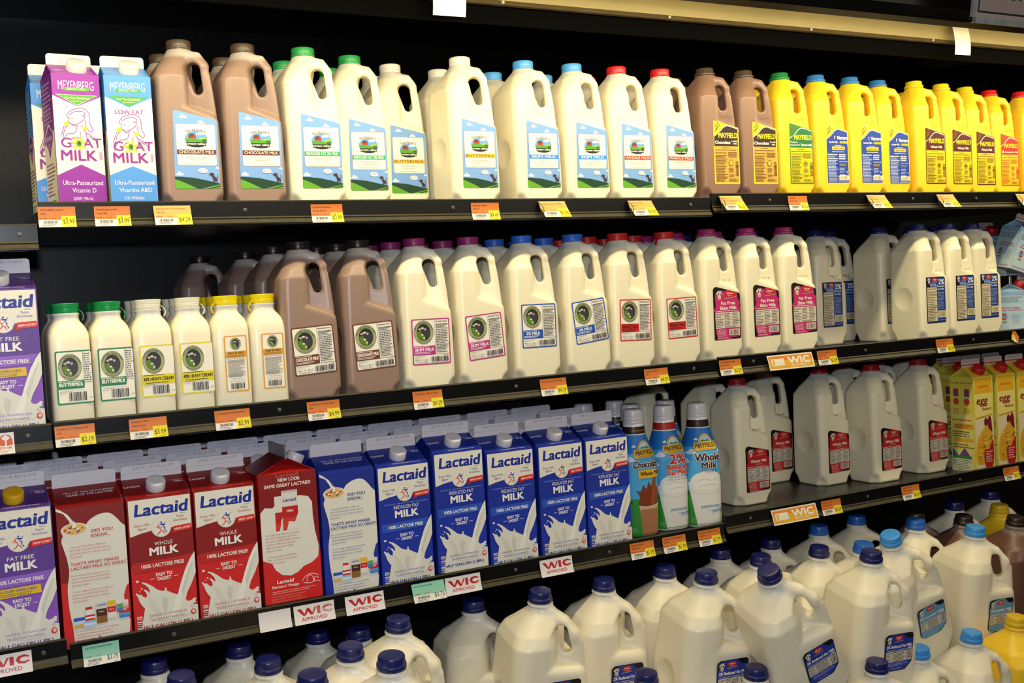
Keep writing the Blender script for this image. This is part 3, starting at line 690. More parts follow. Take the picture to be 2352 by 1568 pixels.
def lactaid_front(kind):
    a = Art(.025); P = {'red': ('#861615', RED, RED, '#b3241c'), 'blue': ('#1b2f94', '#1d33a0', NAVY, '#2c50b4'), 'purple': ('#59388c', '#8350b4', '#5c3a98', '#8a5cc0')}[kind]
    X = lambda u: u-47.75; Y = lambda t: 208-t
    a.rect(-47.4, .4, 47.4, 207.8, P[0])
    if P[1] != P[0]: a.poly([(-47.4, .4), (47.4, .4), (47.4, Y(94)), (-47.4, Y(100))], P[1])
    a.poly([(X(2), Y(57)), (X(2), Y(2)), (X(93.6), Y(2)), (X(93.6), Y(53)), (X(76), Y(49)), (X(60), Y(49.4)), (X(36), Y(50.4)), (X(18), Y(53))], '#dcd6c6')
    a.text('Lactaid', X(49), Y(26.6), 17.4, NAVY, 77, 'c', .035, .14); a.text('.', X(90), Y(26.6), 5, NAVY); a.text('BRAND', X(82), Y(30.6), 1.6, NAVY, 8)
    col = NAVY if kind == 'blue' else ('#a3231c' if kind == 'red' else '#6a48a4')
    a.text('Enjoy Milk', X(20), Y(42.4), 3.6, col, 23, 'c', .0, .18); a.text('Again!', X(20), Y(48), 3.6, col, 14, 'c', 0, .18)
    a.text('Taste', X(77), Y(35.6), 3.6, col, 12, 'c', 0, .18); a.text('Goodness', X(77), Y(41), 3.6, col, 21, 'c', 0, .18)
    cx, cy = X(48.6), Y(47.5)
    a.poly([(cx+(14.6+.5*(i % 2))*math.cos(i*math.pi/24), cy+(14.6+.5*(i % 2))*math.sin(i*math.pi/24)) for i in range(48)], '#d3cdc0'); a.ell(cx, cy, 13.6, 13.6, '#ddd7ca', 36)
    runner(a, cx-.6, cy-.6, 10.6)
    a.poly([(X(62), Y(61)), (X(70), Y(59)), (X(67), Y(50)), (X(60.6), Y(53)), (X(64), Y(56.6))], '#9d1c17'); a.poly([(X(66), Y(57.6)), (X(93), Y(55.6)), (X(92.6), Y(47)), (X(66.6), Y(48.4))], '#cf2b20'); a.text('NEW LOOK!', X(79.6), Y(54), 3.0, '#f0ded2', 23, 'c', .02, 0, .06)
    W = '#e6e2da'
    if kind == 'blue': a.text('2% MILKFAT / 38% LESS FAT THAN WHOLE MILK', X(50), Y(66), 1.8, '#9aa6d4', 80); a.text('REDUCED FAT', X(50), Y(74), 5.6, W, 46)
    elif kind == 'red': a.text('WHOLE', X(50), Y(74), 5.6, W, 27)
    else: a.text('FAT FREE', X(50), Y(74), 5.6, W, 36)
    a.text('MILK', X(50), Y(88.6), 11.6, W, 42, 'c', .04)
    a.poly([(X(4), Y(112)), (X(3.4), Y(97)), (X(90), Y(95)), (X(82), Y(108.6)), (X(60), Y(110))], P[3]); a.text('100% LACTOSE FREE', X(47), Y(106.4), 5.2, W, 63, 'c', .025)
    k = 14 if kind == 'purple' else 0
    if k: a.poly([(X(8), Y(127)), (X(7), Y(113.6)), (X(74), Y(112.6)), (X(75), Y(125))], '#d8b320'); a.text('CALCIUM ENRICHED', X(41), Y(119), 3.4, '#5a4a8c', 54, 'c', .02); a.fine(X(14), Y(125), X(66), Y(120), 2, '#8a742c', 3)
    splash(a, P[1])
    a.text('EASY TO', X(48), Y(121+k), 4.8, W, 24, 'c', .03); a.text('DIGEST', X(48), Y(127.6+k), 4.8, W, 20, 'c', .03); a.rect(X(27), Y(124.6+k), X(34), Y(124+k), W); a.rect(X(62), Y(124.6+k), X(69), Y(124+k), W, up=False)
    c2 = '#5b689e' if kind == 'blue' else ('#b5544c' if kind == 'red' else '#8e78b6'); c3 = {'blue': NAVY, 'red': '#a81d1a', 'purple': '#5c3a98'}[kind]
    a.text('GRADE A | VITAMIN D' if kind == 'red' else 'GRADE A | VITAMINS A&D', X(50), Y(181.6), 3.4, c2, 56); a.text('ULTRA-PASTEURIZED', X(50), Y(188), 3.4, c2, 50); a.text('HALF GALLON (1.89L)', X(48), Y(198.6), 4.6, c3, 76, 'c', .03)
    a.ell(X(88), Y(184), 4.2, 4.4, '#cf2b20', 20); a.ell(X(88.4), Y(183.6), 2.5, 2.6, '#e8d4cc', 16); a.text('51', X(88.4), Y(184.4), 1.8, '#cf2b20'); a.ell(X(87.6), Y(174.6), 2.6, 1.7, '#8f93b0', 14); a.ell(X(87.6), Y(174.6), 2.0, 1.2, MILKW, 14)
    a.bars(X(4), Y(206), X(12), Y(178), '#c6c2b6', 7, 3, True)
    return a.mesh('front_print', front(-LW/2))
def lactaid_roof(kind, zr, back=False):
    a = Art(.025); L = math.hypot(LW/2, zr-LS)*1000; W = '#cfcad8'; band = {'red': '#b51d20', 'blue': '#2338a8', 'purple': '#7a55b4'}[kind]
    a.rect(-46, L-9, 46, L-1, band)
    if back: a.text('Lactaid', 0, L-7.6, 4.6, '#d9c9cc', 23, 'c', .02); a.text('ALL OF THE GOODNESS!', 4, L-18.6, 4.6, W, 72, 'c', .02); a.text('NONE OF THE LACTOSE', 4, L-26, 4.6, W, 66, 'c', .02)
    else:
        a.text('100% LACTOSE FREE', 0, L-7, 3.8, '#c3b6cf', 70, 'c', .01); a.text('Lactaid', -34, L-23, 5, '#ded3d0', 23, 'c', .02); a.text('MILK', 37, L-21, 3.8, '#ded3d0', 13, 'c', .02); a.fine(24, L-16, 44, L-13.6, 1, '#b9a9bc', 3)
        a.text('Do Not Use If Blue Under Cap Is Broken', 8, 3.4, 1.9, '#c9c6d6' if kind != 'red' else '#e0553c', 50, 'c', .01)
    return a.mesh('roof_print', on_roof(LW, LS, zr))
def know_panel(kind):
    """the side panel with a white milk shape, a bowl of cereal and paragraphs"""
    a = Art(.025); top, low, tx = {'red': ('#7c1413', RED, '#c0453c'), 'blue': ('#182a86', '#1a2f98', '#3f4f93')}[kind]; X = lambda u: u-47.75; Y = lambda t: 208-t
    hd = {'red': '#c22a22', 'blue': '#1f2f80'}[kind]
    a.rect(-47.4, .4, 47.4, 207.8, top)
    a.poly([(-47.4, .4), (47.4, .4), (47.4, Y(110)), (-47.4, Y(110))], low)
    a.poly([(X(u), Y(t)) for u, t in catmull([(14, 207.4), (13, 180), (9.6, 150), (9, 120), (12.6, 96), (11, 76), (7.4, 60), (5, 48), (10, 38), (24, 36), (38, 30), (46, 21), (60, 14.6), (74, 15), (83, 23), (89, 31), (95, 37)], 6)]+[(X(95), Y(124)), (X(91), Y(128)), (X(86.6), Y(142)), (X(88.4), Y(160)), (X(93.4), Y(180)), (X(92), Y(196)), (X(86), Y(207.4))], MILKW)
    a.poly([(X(u), Y(t)) for u, t in [(0, -1), (6, 2), (16, 10), (23, 21), (25, 27), (20, 28), (17, 19), (10, 8), (0, 3)]], '#dcd8cc')
    a.ell(X(24), Y(33), 19, 10, '#e4e0d6', 30); a.poly([(X(5), Y(33)), (X(43), Y(33)), (X(38), Y(45)), (X(30), Y(51)), (X(18), Y(51)), (X(9), Y(45))], '#d6d2c8'); a.ell(X(24), Y(32.4), 16.6, 8.2, '#d8b06a', 30)
    rg = random.Random(4)
    for i in range(34):
        u, v = rg.uniform(-1, 1), rg.uniform(-1, 1)
        if u*u+v*v < .85: a.ell(X(24)+u*15, Y(32.4)+v*7, 1.9, 1.1, rg.choice(('#c98f3c', '#e8d8b4', '#b5301f', '#e6dcc8', '#d9a54a', '#8c5a24', '#49506c')), 8)
    a.poly([(X(20), Y(30)), (X(24), Y(20)), (X(26), Y(24)), (X(26), Y(30))], '#e4e0d6')
    a.text('DID YOU', X(62), Y(40), 4.6, hd, 30, 'c', .02); a.text('KNOW...', X(60), Y(47.4), 4.6, hd, 27, 'c', .02)
    a.para(['...that LACTAID Milk is 100% real,', 'farm-fresh milk with all of the vitamins', 'and calcium found in milk, but none of', 'the lactose!'], X(15), Y(60), 2.5, 4.9, tx)
    a.text("THAT'S WHAT MAKES", X(15), Y(86), 4.2, hd, 68, 'l', .02); a.text('LACTAID MILK SO GREAT.', X(15), Y(92.6), 4.2, hd, 80, 'l', .02)
    a.para(['By removing all the lactose, you can', 'enjoy it without stomach discomfort,', 'while benefitting from all the healthy', 'goodness inside.'], X(15), Y(102), 2.5, 4.9, tx)
    a.para(['Try our range of delicious, lactose-free', 'products, plus LACTAID Fast Act', 'Dietary Supplements for on-the-go', 'dairy freedom!'], X(15), Y(126), 2.5, 4.9, tx)
    # a picture of the dairy's other cartons and tubs
    for u0, t0, u1, t1, cs in ((14, 174, 30, 192, ('#2c54a8', '#b9cfe2', '#d9a24e')), (30, 172, 44, 182, ('#c22a22', '#e0e0dc', '#c22a22')), (28, 183, 45, 193, ('#8fb6dc', '#c9dcea', '#a9c6e0')), (31, 158, 41, 172, ('#c22a22', '#dedbd2', '#dedbd2')),
                               (46, 152, 61, 190, ('#cfcac0', '#4a1f18', '#8a5a24')), (62, 153, 74, 184, ('#d9b320', '#c9201f', '#dcd6ca')), (75, 154, 84, 176, ('#dcd8cc', '#59a05a', '#4a78b4')), (85, 156, 92, 172, ('#dcd8d0', '#d8c0b8', '#d98a7c')), (78, 174, 93, 187, ('#c22a22', '#4f9ad0', '#3d7cc0'))):
        t0, t1 = 145+(t0-152)*.84, 145+(t1-152)*.84; h = (t1-t0)/3
        for j, c in enumerate(cs): a.rect(X(u0), Y(t0+h*(j+1)), X(u1), Y(t0+h*j), c, up=(j == 0))
    a.text('Lactaid', X(53.5), Y(151), 3, '#26409a', 12, 'c', .02); a.text('MILK', X(53.5), Y(161), 2.4, '#e0d6cc', 8); a.text('Lactaid', X(68), Y(154.5), 2.4, '#e9d9d4', 10, 'c', .02); a.text('MILK', X(68), Y(160), 2.2, '#e9d9d4', 7)
    a.para(['For more information about LACTAID Milk,', 'hundreds of delicious recipes, plus a', 'LACTAID Brand product locator, visit'], X(16), Y(185), 2.3, 4.4, tx)
    a.text('lactaid.com', X(16), Y(198.6), 2.8, hd, 26, 'l', .03); a.poly([(X(46), Y(195)), (X(52), Y(195.8)), (X(49.4), Y(196.8)), (X(51), Y(199.4)), (X(49.6), Y(200)), (X(48), Y(197.4))], hd)
    return a.mesh('front_print', front(-LW/2))
def pledge_panel():
    a = Art(.025); X = lambda u: u-47.75; Y = lambda t: 208-t
    a.rect(-47.4, .4, 47.4, 207.8, '#7e1413'); a.poly([(-47.4, .4), (47.4, .4), (47.4, Y(128)), (-47.4, Y(120))], RED)
    a.text('Lactaid', X(47), Y(6), 6, '#b5524a', 36, 'c', .02); a.text('NEW LOOK', X(50), Y(13), 5.2, '#e8d2ca', 36, 'c', .03); a.text('SAME GREAT LACTAID!', X(47), Y(21.6), 5.2, '#e8d2ca', 76, 'c', .03)
    a.poly([(-47.6, Y(60)), (X(8), Y(52)), (X(20), Y(54)), (X(30), Y(46)), (X(46), Y(42)), (X(66), Y(38.6)), (X(80), Y(42)), (X(86), Y(52)), (X(86), Y(72)), (X(88), Y(98)), (X(93), Y(124)), (X(91), Y(142)), (X(80), Y(150)), (X(66), Y(154)), (X(56), Y(162)), (X(44), Y(166)), (X(30), Y(163)), (X(20), Y(154)), (X(14), Y(142)), (-47.6, Y(136))], MILKW)
    for u0, t0, u1, t1 in ((24, 36, 38, 92), (36, 28, 62, 92)):
        a.rect(X(u0), Y(t1), X(u1), Y(t0), '#d6cfc4'); a.rect(X(u0), Y(t1), X(u1), Y(t0+26), '#b51d1c'); a.rect(X(u0), Y(t1), X(u1), Y(t0+44), '#c9342a'); a.poly([(X(u0+6), Y(t1)), (X(u0+10), Y(t1-14)), (X(u1-6), Y(t1-12)), (X(u1), Y(t1-26)), (X(u1), Y(t1))], MILKW)
    a.text('Lactaid', X(49), Y(46), 5, '#26409a', 21, 'c', .03); a.text('MILK', X(49), Y(63), 3.4, '#e9dcd4', 11, 'c', .03); a.rect(X(37), Y(31), X(61), Y(28), '#b9a9a4')
    a.para(['We might look different, but inside', "we haven't changed at all. We're", 'the same LACTAID Milk you know', "and trust. 100% real milk that's", '100% lactose-free and 100%', 'delicious tasting!'], X(6), Y(98), 2.7, 5, '#b5544c')
    a.para(['So enjoy a glass of LACTAID', 'Milk, or use it in your favorite', 'cereal or recipes.'], X(8), Y(133), 2.7, 5, '#b5544c')
    a.text('Lactaid', X(34), Y(176), 5.6, '#ead6ce', 27, 'c', .03, .1); a.text("Farmers' Pledge", X(34), Y(183), 4.2, '#ead6ce', 44, 'c', .02, .15)
    for p in ([(62, 178), (68, 171), (78, 168), (90, 172)], [(64, 181), (74, 183), (84, 181), (92, 182)], [(70, 180), (70, 174), (75, 170), (80, 174), (80, 181)], [(82, 180), (82, 176), (86, 174), (89, 177)]): a.line([(X(u), Y(t)) for u, t in p], .9, '#ead6ce', 4)
    a.fine(X(12), Y(193), X(90), Y(187), 2, '#d98a80', 4); a.para(['If you have any questions or comments in', 'English or Spanish, call us toll free at', '1-800-LACTAID or visit us at lactaid.com'], X(10), Y(197), 2.3, 4.3, '#d98a80')
    return a.mesh('front_print', front(-LW/2))

# quart cartons of goat milk
GW = .068; GS = .2; GT = .235
def goat_front(kind):
    a = Art(.025); c = {'purple': '#8a2f98', 'blue': '#4f8fd6'}[kind]; PU = '#8a2a8c'; h = 34
    Y = lambda t: 200-t
    a.rect(-33.8, .4, 33.8, 199.8, CREAM)
    a.poly([(-33.8, Y(.2)), (33.8, Y(.2)), (33.8, Y(32)), (0, Y(47)), (-33.8, Y(32))], c)
    a.text('MEYENBERG', 0, Y(23), 13, '#eadfdc', 50, 'c', -.005); a.rect(-18.6, Y(24.4), 18.6, Y(19.6), '#4a9a2e', 2.2); a.text('SINCE 1934', 0, Y(23.2), 2.6, '#e9e4c8', 26, 'c', .01)
    a.poly([(-29.4, Y(30.4)), (29.4, Y(30.4)), (0, Y(46))], '#f0ece0' if kind == 'purple' else '#3f7fca'); a.poly([(-28.4, Y(30.8)), (28.4, Y(30.8)), (0, Y(45.2))], '#4a9a2e'); a.text('Are You Sensitive?', 0, Y(36.4), 3.0, '#e4e8c4', 34, 'c', .02); a.text('See Side Panel', 0, Y(40.4), 1.8, '#e4e8c4', 16)
    o = 0
    if kind == 'blue': a.text('LOW FAT', 0, Y(57), 6.0, PU, 41, 'c', .015); o = 8
    G = lambda p: [(u, Y(t+o)) for u, t in p]
    for p in ([(-12, 64), (-16, 62), (-10, 54), (4, 49), (12, 52), (16, 58), (16, 70), (20, 80), (16, 84), (11, 76), (11, 66)], [(-12, 64), (-13, 70), (-8, 74), (0, 72), (8, 66), (10, 58), (6, 54), (-4, 55), (-12, 60)], [(-10, 72), (-7, 76), (1, 74)],
              [(-2, 76), (-6, 86), (-16, 88), (-22, 96), (-25, 104)], [(4, 74), (9, 84), (18, 90), (23, 96), (24, 102)], [(-14, 74), (-20, 82), (-24, 100)], [(-20, 76), (-26, 92)], [(2, 84), (1, 98)], [(10, 86), (12, 100)], [(5, 61), (7, 60), (8, 62)], [(-9, 64), (-8, 66)], [(-12, 96), (-6, 92), (2, 95)], [(14, 90), (20, 94)]): a.line(G(p), 1.0, PU, 4)
    a.poly(G([(-21, 72), (-15, 68), (-12, 73), (-18, 77)]), '#e2c41e'); a.poly(G([(5, 77), (11, 75), (12, 80), (6, 82)]), '#e2c41e')
    a.text('G', -19, Y(107+o*.55), 13.6, PU, 14, 'c', .01); a.text('AT', 18, Y(107+o*.55), 13.6, PU, 26, 'c', .01)
    cx, cy = -1, Y(101.4+o*.55)
    for i in range(7):
        t = i*2*math.pi/7+.3; a.poly([(cx+2*math.cos(t-.7), cy+2*math.sin(t-.7)), (cx+10*math.cos(t-.16), cy+10*math.sin(t-.16)), (cx+12*math.cos(t), cy+12*math.sin(t)), (cx+10*math.cos(t+.16), cy+10*math.sin(t+.16)), (cx+2*math.cos(t+.7), cy+2*math.sin(t+.7))], '#e8d21c')
    a.ell(cx, cy, 3.6, 4.4, '#3f7a2a', 16); a.ell(cx+.4, cy+.6, 1.2, 1.8, '#1f3f1a', 10)
    a.text('MILK', -2, Y(126+o*.4), 14.6, PU, 50, 'c', .02); a.rect(27, Y(124+o*.4), 31, Y(113+o*.4), '#b88ab8', .5)
    a.poly([(-33.8, .4), (33.8, .4), (33.8, Y(148)), (0, Y(132+o*.3)), (-33.8, Y(148))], c)
    W = '#e4d8ea'
    a.text('Ultra-Pasteurized', 1, Y(162), 6.4, W, 57); a.text('Vitamin D' if kind == 'purple' else 'Vitamins A&D', 2, Y(173), 6.4, W, 34 if kind == 'purple' else 47)
    a.text('QUART (946 mL)' if kind == 'purple' else '1% Milkfat', 0, Y(184), 4.4, W, 28)
    return a.mesh('front_print', front(-GW/2))
def goat_side(kind):
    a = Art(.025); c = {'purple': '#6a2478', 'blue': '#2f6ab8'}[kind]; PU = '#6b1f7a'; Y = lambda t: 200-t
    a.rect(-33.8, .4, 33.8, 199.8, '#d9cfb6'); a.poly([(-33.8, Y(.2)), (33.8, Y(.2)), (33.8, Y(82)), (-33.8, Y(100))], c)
    a.fine(-28, Y(70), 28, Y(8), 10, '#a690b4' if kind == 'purple' else '#9ab8dc', 4, .9, .3)
    a.blob([(-24, Y(96)), (-25, Y(84)), (-14, Y(78)), (0, Y(70)), (14, Y(78)), (25, Y(84)), (24, Y(96)), (10, Y(108)), (0, Y(122)), (-10, Y(108))], '#d8c6dc'); a.blob([(-22, Y(95)), (-23, Y(85)), (-13, Y(80)), (0, Y(73)), (13, Y(80)), (23, Y(85)), (22, Y(95)), (9, Y(107)), (0, Y(119)), (-9, Y(107))], PU)
    a.text('MEYENBERG', 0, Y(94), 6, '#d8c6dc', 38); a.fine(-10, Y(108), 10, Y(98), 3, '#c9aed0', 5)
    a.fine(-28, Y(176), 28, Y(126), 9, '#7a4a80', 9, .8, .34, .5); a.fine(-28, Y(194), 28, Y(180), 3, '#4f8a34', 3, .9, .36, .5); a.rect(31.6, .4, 33.8, Y(96), '#b9b040')
    f = front(-GW/2)
    def g(u, v, k): p = f(u, v, k); return (p[1], -p[0], p[2])
    return a.mesh('side_print', g)
def goat_roof(kind, zr):
    a = Art(.025); L = math.hypot(GW/2, zr-GS)*1000; W = '#d9c6e0'
    a.text('A Great Alternative to Cow Milk', 1, 3, 2.0, W, 52, 'c', .01); a.fine(-28, 12, -10, 17, 2, W, 3); a.fine(14, 10, 28, 13, 1, W, 4); a.line([(12, L-3), (30, L-2)], 1.4, '#c9b02c', 1)
    return a.mesh('roof_print', on_roof(GW, GS, zr))
# egg cartons
EW = .066; ES = .222; ET = .262
def egg_front():
    a = Art(.025); Y = lambda t: 222-t; DR = '#7c1a1c'
    a.rect(-32.8, .4, 32.8, 221.8, '#d8cc4e'); a.poly([(-29, .4), (29, .4), (29, Y(8)), (-29, Y(8))], '#e0cf74'); a.rect(-29, Y(40), 29, Y(4), '#d9a51c'); a.rect(-29, .4, 29, Y(98), '#d9c6a4')
    a.text('ORIGINAL', 0, Y(26), 5.2, '#b5481a', 36, 'c', .02)
    a.text('egg', -6, Y(64), 17, DR, 37, 'c', .025, .2); a.text('Beaters', 10, Y(79), 6.6, DR, 30, 'c', .02, .2); a.line([(-28, Y(97)), (0, Y(94)), (28, Y(90))], 3.2, '#d08a1e', 4); a.text('Real Eggs. Real Choices.', 2, Y(95), 2.0, '#8a3a14', 46)
    a.blob([(2, Y(116)), (0, Y(104)), (6, Y(96)), (11, Y(102)), (18, Y(94)), (24, Y(100)), (26, Y(118)), (26, Y(134)), (14, Y(126))], '#6e1822', 4)
    a.blob([(-28, Y(158)), (-20, Y(140)), (-8, Y(128)), (2, Y(118)), (10, Y(114)), (16, Y(124)), (26, Y(134)), (28, Y(160)), (26, Y(190)), (0, Y(204)), (-27, Y(200))], '#d19a26', 4)
    rg = random.Random(8)
    for i in range(34): u, t = rg.uniform(-24, 24), rg.uniform(138, 198); a.blob([(u-4, Y(t)), (u, Y(t-2.4)), (u+4.6, Y(t-1)), (u+3, Y(t+2)), (u-2, Y(t+2.4))], rg.choice(('#dcae3a', '#c98a1e', '#e0bd58', '#b87a1c', '#8c6a24')), 3)
    a.blob([(-4, Y(184)), (0, Y(170)), (12, Y(172)), (17, Y(164)), (27, Y(150)), (29, Y(160)), (29, Y(196)), (22, Y(214)), (10, Y(218)), (0, Y(208))], '#a81e1c', 5); a.fine(2, Y(202), 26, Y(174), 5, '#d8a49a', 4, 1.2, .5)
    return a.mesh('front_print', front(-EW/2))
def egg_side(blue=False):
    a = Art(.025); Y = lambda t: 222-t
    if blue:
        a.rect(-32.8, .4, 32.8, 221.8, '#a9c4d4'); a.rect(-32.8, .4, 32.8, Y(150), '#b9cdd6'); a.poly([(-32.8, Y(.2)), (32.8, Y(.2)), (32.8, Y(26)), (-32.8, Y(16))], '#7fa9cc')
        a.text('Tasting You Can Really See', 0, Y(22), 3.2, '#b5403a', 58, 'c', .02); a.fine(-29, Y(62), 30, Y(28), 7, '#5a6a78', 3, 1.3)
        a.text('Real Eggs.', 2, Y(92), 7.2, '#b02a24', 42, 'c', .03); a.text('Real Choices.', 2, Y(104), 7.2, '#b02a24', 50, 'c', .03)
        a.ell(-14, Y(122), 5, 5, '#b5241e', 16); a.rect(-21, Y(136), -7, Y(128), '#5a7aa8'); a.poly([(-20, Y(140)), (-8, Y(140)), (-10, Y(152)), (-18, Y(152))], '#b5402c'); a.ell(-14, Y(164), 7, 5, '#8a8a6c', 14)
        a.fine(4, Y(172), 26, Y(120), 9, '#8a949a', 6); a.fine(-29, Y(212), 30, Y(204), 2, '#b5403a', 3)
    else:
        a.rect(-32.8, .4, 32.8, 221.8, '#cfc24c'); a.rect(-32.8, .4, 32.8, Y(86), '#d4c868'); a.text('Real Eggs. Real Choices.', 0, Y(16), 4.2, '#a03a1c', 60, 'c', .02)
        for u in (-16, 14): a.rect(u-7, Y(38), u+7, Y(28), '#8a2a2c'); a.rect(u-7, Y(46), u+7, Y(38), '#4a3a78'); a.ell(u, Y(58), 8, 8, '#b5361e', 16); a.fine(u-9, Y(88), u+11, Y(72), 3, '#a85a24', u+40)
        a.fine(-29, Y(104), 30, Y(98), 1, '#a03a1c', 3); a.rect(-24, Y(122), 30, Y(110), '#d0a02a'); a.fine(-22, Y(121), 28, Y(111), 2, '#8a4a1c', 4); a.fine(-29, Y(142), 30, Y(126), 3, '#5a5a2c', 5, 1.3); a.rect(-24, Y(152), 30, Y(144), '#d0a02a'); a.fine(-29, Y(168), 30, Y(156), 2, '#6a5a2c', 6, 1.3)
        a.poly([(-30, Y(186)), (-30, Y(168)), (-12, Y(186))], '#2c5a90'); a.poly([(-12, Y(186)), (4, Y(166)), (20, Y(186))], '#6a3a80'); a.rect(-30, Y(192), 24, Y(185), '#2c7a34'); a.rect(-30, .6, 24, Y(192), '#c9c9a8'); a.fine(-29, Y(221), 23, Y(193), 7, '#5a6a5a', 7, 1.3)
    f = front(-EW/2)
    if blue: return a.mesh('front_print', f)
    def g(u, v, k): p = f(u, v, k); return (p[1], -p[0], p[2])
    return a.mesh('side_print', g)

# shrink-sleeve quart bottles
def sleeve(kind):
    a = Art(.02); A = 92
    a.rect(-A, 1, A, 202, '#4aa6d8'); a.poly([(-A, 202), (A, 202), (A, 168), (-A, 160)], '#1f74c2')
    a.rect(-A, 198, A, 206, '#e8e4dc'); a.rect(-A, 200, A, 214, '#b51c18' if kind == 'two' else '#2a1512')
    if kind == 'choc': a.text('100% Real Chocolate', 2, 205, 3.6, '#c98f2c', 52)
    for u, t, w in ((-30, 150, 22), (-44, 132, 26), (34, 150, 14), (-20, 176, 10)): a.blob([(u-w/2, t), (u-w*.2, t+w*.22), (u+w*.1, t+w*.4), (u+w*.4, t+w*.18), (u+w/2, t), (u, t-w*.1)], '#d5e2ea', 4)
    a.poly([(-A, 1), (A, 1), (A, 74), (20, 66), (-20, 76), (-A, 72)], '#2f8a2c'); a.poly([(-A, 78), (-24, 72), (-24, 66), (-A, 66)], '#1f6a28')
    if kind == 'choc':
        a.poly([(-8, 1), (26, 1), (30, 62), (-14, 62)], '#a8704c'); a.poly([(-14, 62), (30, 62), (29, 54), (-13, 54)], '#c9a488'); a.line([(-14, 62), (-6, 60), (10, 59), (30, 62)], 1, '#d8c6b4', 4)
        a.blob([(-14, 64), (-12, 80), (-18, 92), (-10, 90), (-4, 102), (2, 94), (8, 108), (12, 98), (20, 120), (22, 100), (30, 92), (28, 66), (8, 60)], '#7a3418', 4); a.poly([(10, 64), (20, 64), (26, 118), (18, 120)], '#8f4a26')
    else:
        a.poly([(-20, 1), (24, 1), (40, 88), (-36, 92)], '#dcd8d0'); a.poly([(26, 1), (A, 1), (A, 214 if kind == 'whole' else 150), (52, 190 if kind == 'whole' else 120), (40, 88)], '#d8d0bc')
        a.line([(-34, 76), (-10, 68), (14, 68), (38, 76)], 1.2, '#b9c9c9', 5); a.blob([(-30, 90), (-26, 104), (-10, 112), (10, 114), (28, 104), (34, 88), (20, 76), (-14, 76)], '#e2dfd8', 4); a.line([(-20, 92), (-6, 98), (10, 94), (24, 98)], 1.6, '#c6c3bb', 4); a.line([(-14, 84), (4, 86), (20, 84)], 1.4, '#c6c3bb', 4)
        B = '#4a86b8'; a.text('passionate', 6, 40, 6.6, B, 38, 'c', .01); a.text('about', 6, 33.6, 2.6, B, 8); a.text('purity', 22, 30, 8, B, 24, 'c', .01)
    for t in (12, 8): a.text('QUART' if t == 12 else '946mL', -27, t+4, 3.4, '#8aa890', 13)
    if kind != 'choc': a.poly([(-A, 1), (A, 1), (A, 5), (-A, 5)], '#c9c4ba')
    x = 6 if kind == 'choc' else 2
    a.blob([(x-16, 172), (x-12, 182), (x-4, 187), (x+6, 187), (x+14, 182), (x+17, 172), (x, 170)], '#d9a51e', 5); a.blob([(x-13, 172), (x-9, 180), (x-2, 184), (x+5, 184), (x+11, 180), (x+14, 172), (x, 171)], '#b9d4e4', 5); a.poly([(x-13, 172), (x-6, 176), (x+2, 174.6), (x+8, 177), (x+14, 172)], '#3a8a34')
    a.poly([(x-25, 154), (x+25, 156), (x+26, 172), (x+22, 171.6), (x-22, 170.4), (x-26, 170)], '#e0b020'); a.text('MAYFIELD', x, 160.6, 8.4, '#3a1f16', 43, 'c', .03, 0, .03); a.text('Dairy Farms', x, 156.2, 2.8, '#8a5a14', 28, 'c', 0, .2)
    if kind == 'choc':
        a.text('Chocolate', 6, 136, 12, '#e6dccf', 55, 'c', .09); a.text('Chocolate', 6, 136, 12, '#3a1814', 55, 'c', .035); a.rect(-13, 115, 40, 131, '#dcaa1e'); a.text('Whole Milk', 13, 120, 8, '#4a2412', 44, 'c', .03)
    elif kind == 'two':
        a.text('2%', 6, 134, 18, '#e9ddd2', 34, 'c', .08); a.text('2%', 6, 134, 18, '#c92a1c', 34, 'c', .03); a.text('Reduced', 6, 122.6, 9.4, '#e9ddd2', 44, 'c', .08); a.text('Reduced', 6, 122.6, 9.4, '#c92a1c', 44, 'c', .04); a.text('Fat Milk', 6, 111.6, 9.4, '#e9ddd2', 42, 'c', .08); a.text('Fat Milk', 6, 111.6, 9.4, '#c92a1c', 42, 'c', .04)
        a.text('Vitamin A & D-2% Milkfat', 6, 106, 3, '#3a4a58', 42); a.text('37% less fat than whole milk', 6, 101, 3, '#3a4a58', 46)
    else:
        a.text('Whole', 4, 134, 15, '#e9e2d8', 50, 'c', .07); a.text('Whole', 4, 134, 15, '#3f1a16', 50, 'c', .03); a.text('Milk', 6, 119, 12, '#e9e2d8', 30, 'c', .07); a.text('Milk', 6, 119, 12, '#3f1a16', 30, 'c', .03); a.text('Vitamin D', 8, 110.6, 5, '#3a5a78', 25)
    return a.mesh('sleeve_print', on_quart, sub=.0035)

